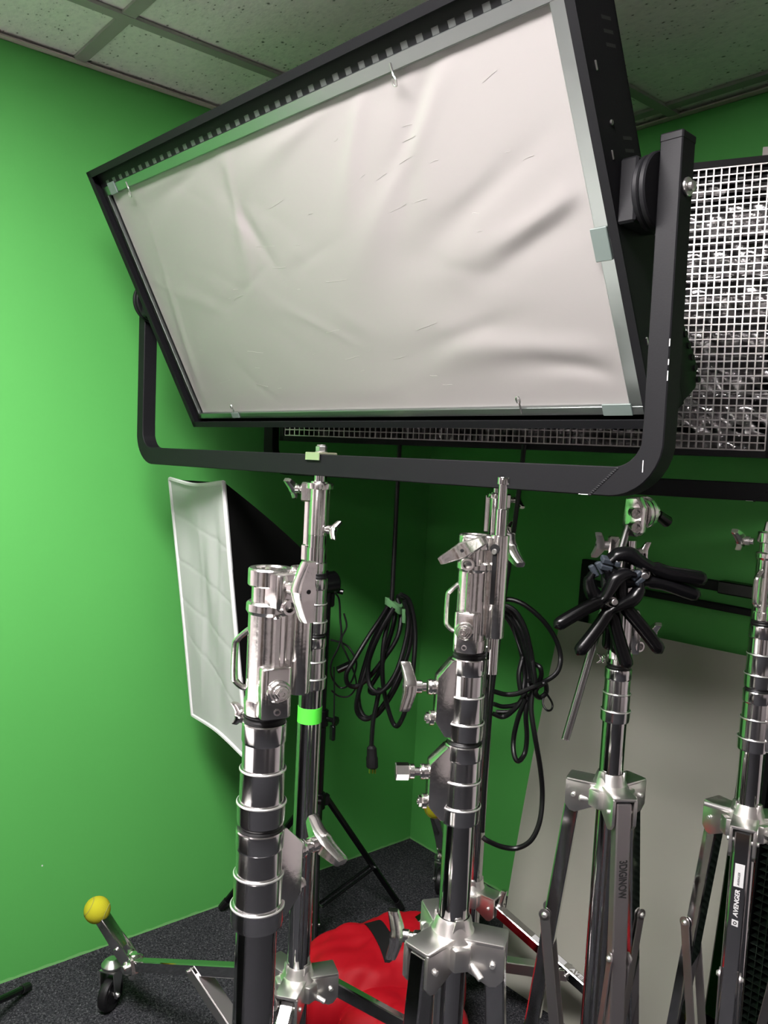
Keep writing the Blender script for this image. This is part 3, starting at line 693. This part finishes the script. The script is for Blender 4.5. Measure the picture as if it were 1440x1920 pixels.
junior_head(fo, p4.z, 120, 350, 262, 100, 0, tee2=195)
# lettering on the leg of that stand
o, a0, a1, tn, dd = L4[0]
up = (a0-a1).normalized(); nrm = dd - up*dd.dot(up); nrm.normalize()
def on_leg(f, off=0): return a0.lerp(a1, f)+nrm*(.0144+off)
MB().box((0,0,0), (.042,.0165,.0006), frame(on_leg(.102), nrm, up), 0).build('white_label', whitem, o, flat=True)
text_mesh('AVENGER', .0055, frame(on_leg(.110, .0006), nrm, up), inkm, o, 'label_lettering', shear=.2)
text_mesh('AVENGER', .0112, frame(on_leg(.168), nrm, up), whitem, o, 'brand_lettering', shear=.2, bold=.00025)
lg = MB(); mm = frame(on_leg(.214), nrm, up)
lg.prism([(-.006,-.0055), (.0048,-.0055), (.006,.0055), (-.0048,.0055)], .0006, mm, 0); lgo = lg.build('brand_emblem', whitem, o, flat=True)
MB().lathe([(.0018,.0004), (.0034,.0004), (.0034,.0007), (.0018,.0007)], mm, 8).build('emblem_mark', inkm, lgo)

# third stand: handwriting on its satin leg, grip head on top
p3 = at(1160, 1252, 1.57)
t3 = thing('combo_stand', 'chrome stand with a round grip head on top and handwriting on its leg', 'light stand', (p3.x, p3.y, 0))
zc3 = p3.z
MB().lathe([(0,.05), (.0226,.05), (.0226, zc3-.08), (0, zc3-.08)], None, 56).build('base_column', chrome, t3)
MB().lathe([(0, zc3-.09), (.0195, zc3-.09), (.0195, zc3+.19), (.0165, zc3+.192), (.0165, zc3+.245), (0, zc3+.245)], None, 48).build('riser', chrome, t3)
rubber_ring(t3, zc3+.009, .0222, .009); collar_part(t3, zc3, .0252, 0, None, bracket=False, h=.102)
MB().lathe([(.0195,.0), (.0235,-.001), (.024,-.003), (.024,-.016), (.0195,-.018), (.0195,0)], M.Translation((0,0,zc3+.036)), 48).build('riser_ring', collar, t3)
tee_knob(t3, pol(215, .026, zc3+.014), pol(215,1), (0,0,1), L=.018, W=.010, T=.006, shaft=.003)
b = MB(); d3 = pol(40, 1)
b.prism([(.018,0), (.034,0), (.036,.070), (.028,.085), (.018,.085)], .018, frame((0,0,zc3+.03), V((0,0,-1)).cross(d3)*-1, d3) @ M.Diagonal((1,-1,1,1)), .002)
socket(b, d3*.034+V((0,0,zc3+.045))+pol(-40,.004), pol(-20, 1), .0095); b.build('clamp_bracket', cast, t3)
tee_knob(t3, d3*.035+V((0,0,zc3+.075)), d3, V((0,0,1))+pol(-50,.8), L=.046, W=.018, T=.012)
tee_knob(t3, pol(225, .018, zc3+.232), pol(225, 1), V((0,0,1))+pol(-45,.7), L=.056, W=.020, T=.013, shaft=.026, m=satin)
MB().box((.026,0,zc3+.228), (.020,.022,.045), frame((0,0,0), (0,0,1), pol(225,1)), .003).build('knob_block', cast, t3)
tee_knob(t3, pol(50, .016, zc3+.222), pol(50, 1), V((0,0,1)), L=.042, W=.014, T=.010, shaft=.010)
spider(t3, .880, 325, ((232, -.034, .028, 0), (62, -.034, .028, 0)))
L3 = legs_folded(t3, .880, 325, satin_leg=0, tip=.150)
o, a0, a1, tn, dd = L3[0]; up = (a0-a1).normalized(); nrm = (dd-up*dd.dot(up)).normalized()
text_mesh('3DIGINOW', .0205, frame(a0.lerp(a1, .168)+nrm*.0145, nrm, -up) @ M.Diagonal((.66,1,1,1)), inkm, o, 'handwriting', shear=-.25, bold=.0005)

# ------------------------------------------------------------------ grip head and arm
gc = at(1198, 962, 1.535)
gh = thing('grip_head', 'round chrome grip head on top of the handwritten stand', 'grip head', gc)
ga = pol(84, 1, .10).normalized()
b = MB(); 
b.cyl(-ga*.002, ga*.008, .030, seg=44, bev=.001); b.cyl(ga*.010, ga*.020, .030, seg=44, bev=.001); b.cyl(ga*.020, ga*.026, .024, seg=36, bev=.002); b.cyl(ga*.026, ga*.050, .009, seg=16)
b.build('disc', cast, gh)
gu = V((0,0,1)) - ga*ga.z; gu.normalize(); gs = ga.cross(gu)
b = MB(); mt = frame(-ga*.012, ga, gu)
b.prism([(.030,-.014), (.032,.012), (.012,.024), (-.034,.020), (-.042,.010), (-.042,-.016), (-.020,-.022)], .018, mt, .003); b.build('jaw_plate', cast, gh)
b = MB()
for k in (.004, -.022):
    c = -ga*.018+gu*k; dn = (-ga*.55-gs*.9 if gs.dot(_f) > 0 else -ga*.55+gs*.9).normalized(); socket(b, c+dn*.022, dn, .0095); b.cyl(c, c+dn*.013, .0088, seg=20)
b.build('jaw_bolts', cast, gh)
b = MB(); hd = (ga*.8-V((0,0,.45))).normalized(); b.cyl(ga*.040, ga*.040+hd*.018, .007, seg=16, bev=.001); b.build('handle_screw', satin, gh)
MB().cyl(ga*.040+hd*.014, ga*.040+hd*.052, .0095, .0115, seg=20, bev=.003).build('handle_grip', blackgloss, gh)
a0 = at(1178, 985, 1.535); a1 = at(1060, 1387, 1.50)
rd = thing('extension_arm', 'slim grey metal arm hanging down from the grip head', 'arm', a1)
MB().cyl((0,0,0), a0-a1, .0074, seg=20, bev=.0008).build('rod', mat('grey_rod', (.26,.26,.26), .22, 1.), rd)
MB().cyl((0,0,0), (a0-a1)*.004, .0076, seg=20).build('rod_tip', chrome, rd)

# ------------------------------------------------------------------ spring clamps
def spring_clamp(label, piv, jaw_dir, width_dir, s=1., spread=.030, jaw=.0):
    x = V(jaw_dir).normalized(); y = (V(width_dir)-x*V(width_dir).dot(x)).normalized(); z = x.cross(y)
    t = thing('spring_clamp', label, 'clamp', piv, group='black spring clamps hung on the stand')
    for sg in (-1, 1):
        P = [(-.112, spread), (-.080, spread*.84), (-.045, spread*.62), (-.014, .013), (.010, .018), (.032, .025), (.052, .020), (.062, .009+jaw)]
        pts = spline([x*(a*s)+z*(c*sg*s) for a, c in P], 5)
        n = len(pts); b = MB(); secs = []
        for i in range(n):
            f = i/(n-1); tt = (pts[min(i+1, n-1)]-pts[max(i-1, 0)]).normalized(); nn = tt.cross(y)
            wd = .0125 if f < .45 else .0145; hh = .0118 if f < .42 else .0135-.006*abs(f-.7)/.3
            if f < .06: k = math.sqrt(max(.03, 1-((.06-f)/.06)**2)); wd *= k; hh *= k
            if f > .9: hh *= .75
            secs.append([pts[i]+y*(wd*s*cos(a)*(abs(cos(a))**-.3 if abs(cos(a)) > .05 else 1))+nn*(hh*s*sin(a)) for a in [2*pi*k/14+.02 for k in range(14)]])
        b.loft(secs); ao = b.build('clamp_arm', blackgloss, t, ang=50)
        pad = x*(.064*s)+z*(sg*(.006+jaw)*s)
        MB().box((0,0,0), (.022*s,.020*s,.010*s), frame(pad, z, x), .002).build('jaw_pad', padm, ao)
    b = MB(); b.cyl(-y*.017*s, y*.017*s, .006*s, seg=16, bev=.001); b.build('pivot_pin', satin, t)
    P = [x*((-.002+.0085*cos(a))*s)+z*(.0085*sin(a)*s)+y*((-.010+.020*a/(10*pi))*s) for a in [10*pi*k/90 for k in range(91)]]
    MB().tube(P, .0013*s, 6).build('spring', satin, t)
    return t
padm = mat('grey_pad', (.022,.028,.036), .6, spec=.25)
rr, uu, ff = V((.64,.767,0)).normalized(), V((0,0,1)), V((-.766,.643,0))
spring_clamp('upper black spring clamp on the stand, handles pointing right', at(1204, 1073, 1.45), -rr*1.0+uu*.20-ff*.05, ff*.95+uu*.25, 1.03, .016)
spring_clamp('black spring clamp hung on the stand, handles pointing lower left', at(1146, 1126, 1.44), rr*.66+uu*.62+ff*.1, ff*.95-rr*.15, .96, .034)
spring_clamp('black spring clamp hung on the stand, handles pointing lower right', at(1152, 1130, 1.455), -rr*.42+uu*.72+ff*.1, ff*.95+rr*.1, 1.03, .031)
spring_clamp('lowest black spring clamp in the bunch, partly hidden, handles pointing down', at(1150, 1122, 1.51), -rr*.05+uu*.95, ff*.2+rr*.95, .9, .020)

# ------------------------------------------------------------------ softbox and black stands
def black_stand(label, c, ztop, tips, zcol=.445, top=True, R_=.0105):
    t = thing('light_stand', label, 'light stand', (c[0], c[1], 0))
    b = MB(); b.cyl((0,0,.06), (0,0,zcol+.25), .0125, seg=20); b.build('lower_pole', blackgloss, t)
    b = MB(); b.cyl((0,0,zcol+.2), (0,0,ztop), .0095, seg=20); b.build('upper_pole', blackgloss, t)
    b = MB(); b.cyl((0,0,zcol-.028), (0,0,zcol+.022), .020, seg=24, bev=.003)
    for tp in tips:
        d = V((tp[0]-c[0], tp[1]-c[1], 0)).normalized(); b.box((.022,0,zcol-.004), (.026,.020,.034), frame((0,0,0), (0,0,1), d), .004)
    b.build('leg_collar', blackgloss, t)
    b = MB(); b.cyl((0,0,zcol+.225), (0,0,zcol+.275), .018, seg=24, bev=.003); b.cyl((0,0,zcol+.25), pol(20,.045,zcol+.25), .007, seg=12); b.cyl(pol(20,.040,zcol+.25), pol(20,.052,zcol+.25), .014, seg=8, bev=.002); b.build('lock_collar', blackgloss, t)
    b = MB(); b.cyl((0,0,.09), (0,0,.125), .017, seg=20, bev=.002); ho = b.build('lower_collar', blackgloss, t)
    for tp in tips:
        tip = V((tp[0]-c[0], tp[1]-c[1], .012)); d = V((tip.x, tip.y, 0)).normalized(); tn = V((0,0,1)).cross(d)
        a = d*.030+V((0,0,zcol-.004)); o = MB().tube([a, tip], .0085, 10, sx=1.15).build('leg', blackgloss, t)
        MB().tube([tip-(tip-a).normalized()*.035, tip], .0115, 10).build('rubber_tip', rubber, o)
        q = a.lerp(tip, .60)
        for sg in (-1, 1): MB().bar(q+tn*(sg*.010), d*.020+V((0,0,.108))+tn*(sg*.010), .009, .004, tn, .0005).build('brace', blackgloss, t)
        r_ = MB()
        for pt in (q, d*.022+V((0,0,.108))): r_.cyl(pt-tn*.0135, pt+tn*.0135, .0032, seg=10, bev=.0008)
        r_.build('rivets', steel, t)
    return t
cb = V((.335, -.694)); tips = [(.363,-.362), (.032,-.836), (.61,-.885)]
bs = black_stand('thin black tripod stand holding the white softbox', cb, 1.10, tips)
black_stand('black tripod stand whose leg tip shows at the lower left corner', (.50,-1.90), 1.15, [(.075,-1.44), (1.09,-1.75), (.33,-2.49)], zcol=.25)
sc = V((.338, -1.088, 1.053)); sa, st, sro, sw, sh = -.141, .116, .038, .416, .68
sx_ = V((cos(sa), sin(sa), 0)); sn = V((sin(sa), -cos(sa), 0)); sup = V((0,0,1))*cos(st)+sn*sin(st)
SA = sx_*cos(sro)+sup*sin(sro); SU = sup*cos(sro)-sx_*sin(sro); SN = SA.cross(SU)   # SN points toward the room (-y)
if SN.y > 0: SN = -SN
sb = thing('softbox', 'rectangular softbox with white diffusion cloth facing the left wall, black sides', 'softbox', sc)
def sf(a, c):
    u, v = a*2-1, c*2-1; pin = 1-.03*cos(v*pi/2)*abs(u)**3; pv = 1-.025*cos(u*pi/2)*abs(v)**3
    d = .004*sin(6*u+2.4*v)*(1-u*u)*(1-v*v)+.002*sin(11*u-4*v+1)*(1-u*u)*(1-v*v)
    d += .0035*math.exp(-((u-.25-.55*(v+.2))/.10)**2)*(1-v*v)+.003*math.exp(-((u+.3-.35*v)/.08)**2)*(1-v*v)
    for cv, s_ in ((.62,-.10), (.22,-.12), (-.14,-.14), (-.50,-.22)):
        d -= .0014*math.exp(-((v-cv-s_*u)/.012)**2)
    return SA*(u*sw/2*pin)+SU*(v*sh/2*pv)+SN*(d-.012*(1-u*u)*(1-v*v))
MB().grid(sf, 70, 120).build('diffusion_cloth', clothw, sb, ang=80)
b = MB()
cs = [SA*(sx*sw/2*1.002)+SU*(sy*sh/2*1.002) for sx, sy in ((-1,1),(1,1),(1,-1),(-1,-1))]
for i in range(4):
    p, q = cs[i], cs[(i+1) % 4]; mid = (p+q)*.5*(.975 if i % 2 else .965)
    b.tube(spline([p, mid, q], 10), .0055, 6)
hem = b.build('hem', clothe, sb)
ap = V((cb.x-.012, cb.y, 1.105))-sc; secs = []
for k in range(13):
    f = k/12; g_ = math.sin(f*pi/2)**1.0; sc_ = max(.09, (1-f)**.86); sec = []
    cen = ap*f
    for i in range(4):
        p, q = cs[i], cs[(i+1) % 4]
        for j in range(5):
            r_ = p.lerp(q, j/5); pull = 1-.10*sin(pi*j/5)*sin(pi*min(f,1)*.9); sec.append(cen-SN*.004*(1-f)+r_*(.995*sc_*pull))
    secs.append(sec)
MB().loft(secs[:], caps=False).build('side_fabric', clothb, sb, ang=70)
b = MB(); h0 = ap+V((.0,.0,-.01)); b.cyl(h0-SN*-.05, h0-SN*.035, .033, seg=24, bev=.006); b.box(tuple(h0+V((0,.0,-.02))), (.034,.05,.10), bev=.005); b.cyl(h0+V((0,0,-.10)), h0+V((0,0,-.02)), .014, seg=16, bev=.002)
b.cyl(h0+V((0,.02,-.02)), h0+V((.025,.045,-.025)), .008, seg=12); hd_ = b.build('lamp_socket', blackgloss, sb)
MB().sphere(tuple(h0+V((.018,-.032,.005))), .005, 12).build('screw_head', chrome, hd_)
# cord and switch of the softbox lamp
D2 = 2.30
P = [(628,1110),(636,1125),(638,1160),(640,1190),(634,1215),(622,1240),(620,1262),(628,1280),(640,1290),(655,1283),(665,1262),(668,1240),(655,1215),(640,1205),(620,1200)]
lc = tag(MB().tube([at(x, y, D2+.02*sin(i)) for i, (x, y) in enumerate(P)], .0028, 8, sm=5).build('lamp_cord', cablem), 'thin black lamp cord looped beside the softbox stand', 'cord')
P = [(645,1150),(650,1175),(640,1200),(650,1228),(662,1255),(668,1285),(655,1305),(635,1305),(622,1295)]
MB().tube([at(x, y, D2+.015*cos(i)) for i, (x, y) in enumerate(P)], .0026, 8, sm=5).build('second_loop', cablem, lc)
MB().bar(at(632,1257,D2), at(660,1244,D2), .022, .014, bev=.003).build('inline_switch', blackgloss, lc)
P = [(626,1250),(627,1300),(626,1345),(624,1370)]
MB().tube([at(x, y, D2) for x, y in P], .0022, 8, sm=4).build('plug_lead', cablem, lc)
MB().bar(at(624,1360,D2), at(623,1388,D2), .018, .012, bev=.003).build('plug', blackgloss, lc)

# ------------------------------------------------------------------ coiled power cables
D1 = 2.22
P = [(750,806),(748,860),(744,930),(741,1000),(738,1060),(735,1118),(731,1135)]
cc = tag(MB().tube([at(x, y, D1) for x, y in P], .0062, 10, sm=4).build('power_cable', cablem), 'thick black power cable coiled with a green tie, left of the centre stand', 'cable')
loops = [([(730,1133),(712,1162),(690,1195),(664,1238),(650,1262),(652,1282),(668,1287),(690,1272),(716,1240),(745,1195),(752,1150),(745,1122)], 0),
         ([(733,1135),(722,1165),(700,1215),(680,1275),(668,1320),(674,1342),(690,1348),(712,1330),(738,1290),(765,1225),(772,1170),(760,1125),(745,1118)], .02),
         ([(737,1137),(727,1170),(718,1220),(718,1280),(728,1330),(740,1360),(752,1352),(768,1305),(776,1240),(778,1180),(768,1128),(750,1114)], -.02),
         ([(742,1138),(738,1170),(725,1215),(712,1258),(694,1290),(700,1300),(722,1292),(748,1265),(766,1220),(774,1175),(764,1130),(752,1116)], .035),
         ([(738,1140),(715,1180),(695,1225),(690,1262),(696,1290),(716,1296),(742,1262),(760,1205),(766,1160),(758,1126)], -.035),
         ([(735,1138),(704,1190),(686,1240),(672,1300),(680,1340),(702,1344),(725,1318),(750,1272),(770,1200),(770,1150),(756,1120)], .05)]
for i, (P, dz) in enumerate(loops):
    MB().tube([at(x, y, D1+dz+.012*sin(k*1.3+i)) for k, (x, y) in enumerate(P)], .0064, 10, sm=6).build('cable_loop', cablem, cc)
P = [(712,1290),(706,1320),(700,1350),(697,1385),(696,1405)]
MB().tube([at(x, y, D1) for x, y in P], .0064, 10, sm=4).build('plug_lead', cablem, cc)
b = MB(); p0, p1 = at(697,1398,D1), at(698,1440,D1); b.loft([[p0.lerp(p1, f)+rr*(w_*cos(a))+ff*(w_*.8*sin(a)) for a in [2*pi*k/12 for k in range(12)]] for f, w_ in ((0,.008),(.1,.013),(.45,.014),(.55,.016),(.95,.016),(1,.013))])
pg = b.build('plug', blackdark, cc)
b = MB()
for dx in (-.007, .001, .008): b.bar(p1+rr*dx, p1+rr*dx-uu*.015, .005, .0018)
b.build('plug_prongs', brass, pg)
tc = at(738, 1134, D1); tx = (at(760,1146,D1)-at(722,1128,D1)).normalized()
b = MB(); b.loft([[tc+V(tx)*(.026*cos(a))+ff*(.030*sin(a))+uu*(h_+.004*sin(2*a)-.012*cos(a)*0) for a in [2*pi*k/28 for k in range(28)]] for h_ in (-.010, .010)]); b.build('velcro_tie', velcro, cc)
MB().bar(at(757,1142,D1-.03), at(757,1168,D1-.03), .012, .002).build('tie_end', velcro, cc)

D3 = 2.04
P = [(983,834),(975,905),(964,990),(953,1070),(940,1150),(931,1230),(922,1300),(914,1400),(908,1480),(904,1560)]
c5 = tag(MB().tube([at(x, y, D3) for x, y in P], .0060, 10, sm=4).build('power_cable', cablem), 'tangled black power cable hanging right of the centre stand with a long drooping end', 'cable')
loops = [([(930,1138),(950,1124),(980,1132),(1015,1160),(1040,1195),(1051,1230),(1046,1258),(1028,1274),(1008,1280),(990,1276)], 0, .0062),
         ([(935,1135),(958,1150),(978,1180),(990,1225),(996,1270),(998,1290)], .01, .0062), ([(938,1132),(965,1145),(985,1180),(996,1230),(1001,1280)], -.02, .0062), ([(940,1140),(966,1170),(984,1215),(990,1262),(992,1295)], .02, .0062),
         ([(932,1142),(955,1165),(972,1205),(982,1250),(985,1300),(960,1332),(930,1335)], .03, .0056), ([(945,1138),(972,1160),(992,1205),(1000,1250),(1002,1290),(975,1318),(945,1325),(926,1320)], -.01, .0056),
         ([(925,1296),(948,1302),(972,1300),(1000,1288),(1016,1282)], -.03, .0060), ([(924,1338),(945,1344),(968,1326),(985,1300)], .0, .0060), ([(980,1232),(973,1265),(978,1300),(984,1270),(978,1236)], .02, .0062), ([(1002,1245),(1013,1252),(1014,1270),(1002,1288)], .0, .0062),
         ([(1008,1288),(1022,1282),(1024,1298),(1012,1308),(1004,1298),(1010,1284)], -.02, .0062), ([(986,1310),(972,1345),(963,1385),(964,1415),(972,1427),(984,1412),(988,1380),(986,1340),(990,1306)], -.01, .0062),
         ([(1022,1296),(1035,1318),(1034,1330),(1026,1332),(1018,1320),(1020,1300)], -.02, .0026), ([(958,1152),(966,1190),(978,1226)], .0, .0024),
         ([(999,1290),(996,1330),(1003,1380),(1013,1440),(1017,1490),(1012,1540),(996,1575),(970,1590),(942,1588),(915,1577),(905,1570)], -.03, .0062)]
for i, (P, dz, r_) in enumerate(loops):
    MB().tube([at(x, y, D3+dz+.01*sin(k*1.7+i)) for k, (x, y) in enumerate(P)], r_, 10, sm=6).build('cable_loop', cablem, c5)

# ------------------------------------------------------------------ board, frame and grid leaning on the back wall
bx0, bx1, bw = .777, .692, .85
bl = V((.777, -.365, .001)); tl_ = V((.690, -.062, 1.005)); dirx = V((1, .012, .020)).normalized()
bd = thing('board', 'tall pale grey board leaning on the back green wall', 'board', bl)
b = MB(); up_ = tl_-bl; nb = dirx.cross(up_).normalized()
def bdf(a, c):
    return dirx*(a*.60)+up_*c+nb*(.010*sin(pi*c)*cos(a*3)+.003*sin(a*9+c*4))
b.grid(bdf, 24, 24); n0 = len(b.v)
b2 = MB(); b2.v = [tuple(V(p)-nb*.005) for p in b.v]; b2.f = list(b.f); nn_ = len(b2.v); b2.v += [tuple(V(p)) for p in b.v]; b2.f += [tuple(i+nn_ for i in f) for f in b.f]
edge = [i for i in range(25)]+[i*25+24 for i in range(1, 25)]+[24*25+i for i in range(23, -1, -1)]+[i*25 for i in range(23, 0, -1)]
b2.f += [(edge[i], edge[(i+1) % len(edge)], edge[(i+1) % len(edge)]+nn_, edge[i]+nn_) for i in range(len(edge))]
b2.build('sheet', boardm, bd, ang=40)

f0 = V((.745, -.050, 0.0))
fr = thing('metal_frame', 'black rectangular metal frame leaning on the back wall behind the grey board', 'frame', f0)
b = MB(); zt_ = 1.178; Lx = .74
tp = lambda x, z: V((x, .030*z/zt_, z))
b.bar(tp(0,.01), tp(0,zt_), .026, .026, bev=.002); b.bar(tp(Lx,.01), tp(Lx,zt_), .026, .026, bev=.002); b.bar(tp(-.012,zt_), tp(Lx+.012,zt_), .026, .026, bev=.002)
b.build('outer_frame', black, fr); b = MB(); b.bar(tp(0,zt_-.055), tp(Lx,zt_-.055), .018, .018, bev=.002); b.build('cross_rail', black, fr)
MB().bar(tp(.43,zt_)-V((0,.003,0)), tp(Lx+.015,zt_)-V((0,.003,0)), .038, .034, bev=.003).build('rail_sleeve', blackgloss, fr)

gp = thing('louvre_panel', 'dark metal grid panel leaning upright at the lower right edge', 'grid', (1.392, -.22, 0))
b = MB(); mg = M.Rotation(R(-4), 4, 'X'); gw, gh_ = .50, .90
b.box((.012,0,gh_/2), (.024,.05,gh_), mg); b.box((gw-.012,0,gh_/2), (.024,.05,gh_), mg); b.box((gw/2,0,.012), (gw,.05,.024), mg); b.box((gw/2,0,gh_-.012), (gw,.05,.024), mg); b.build('rim', black, gp, flat=True)
b = MB()
for k in range(1, 26): b.box((.024+(gw-.048)*k/26,0,gh_/2), (.0014,.035,gh_-.05), mg)
for k in range(1, 48): b.box((gw/2,0,.024+(gh_-.048)*k/48), (gw-.05,.035,.0014), mg)
b.build('grid', gridb, gp, flat=True)

# ------------------------------------------------------------------ sandbags
STR = .05
def sandbag(label, c, axis, size, lean, seed, strap=True):
    t = thing('sandbag', label, 'sandbag', (c.x, c.y, 0), group='red sandbags on the stand legs')
    ax = V(axis).normalized(); ay = V((0,0,1)).cross(ax).normalized(); az = V((0,0,1))
    ax = (ax+az*lean).normalized(); az2 = ax.cross(ay).normalized(); az2 = az2 if az2.z > 0 else -az2
    a_, b_, c_ = size
    def fn(p, q):
        th = p*2*pi; ph = (q-.5)*pi
        def se(x, e): return math.copysign(abs(x)**e, x)
        x = a_*se(cos(ph), .55)*se(cos(th), .6); y = b_*se(cos(ph), .55)*se(sin(th), .6); z = c_*se(sin(ph), .8)
        wv = .006*sin(y*34+x*22+seed+2*sin(x*17))+.006*abs(sin(x*30-y*42+seed*2+1.5*sin(y*21)))+.002*sin(y*110+x*40+seed)
        k = 1+wv/max(.05, math.sqrt(x*x+y*y+z*z))
        return V((0,0,c.z))+(ax*x+ay*y+az2*z)*k
    b = MB().grid(fn, 96, 48); b.build('bag', red, t, ang=80)
    if strap:
        P = [ax*(a_*STR)+ay*(b_*sgn*f)+az2*(c_*(1.04-.72*abs(f)**2.5)+.012) for sgn, f in ((-1,1.02),(-1,.8),(-1,.4),(1,0),(1,.4),(1,.8),(1,1.02))]
        P = spline([V((0,0,c.z))+p for p in P], 5)
        secs = [[p+ax*(.021*s_)+az2*(.001*q) for s_, q in ((-1,-1),(1,-1),(1,1),(-1,1))] for p in P]
        MB().loft(secs).build('strap', strapm, t, ang=40)
        P = [ax*(a_*f)+az2*(c_*1.0+h) for f, h in ((-.35,.01),(-.15,.045),(.1,.055),(.3,.01))]
    return t
b1 = at(712, 1812, 2.10)
sandbag('crumpled red sandbag with black strap, on the carpet behind the centre stand', V((b1.x, b1.y, .135)), rr*.9+ff*.35, (.21,.14,.125), .10, 1.0)
b2_ = at(752, 1925, 1.93)
sandbag('flat red sandbag draped in front, cut by the bottom edge of the picture', V((b2_.x, b2_.y, .14)), rr*1.0-ff*.1, (.15,.10,.075), .0, 3.4, strap=False)
b3 = V((1.09,-.55,.10))

# small chip of bare paint on the left wall
ch = MB(); ch.cyl((-.001,-1.385,.30), (.0012,-1.385,.30), .0022, seg=10); tag(ch.build('paint_chip', whitem), 'tiny white paint chip on the left green wall beside the tennis ball', 'paint chip')
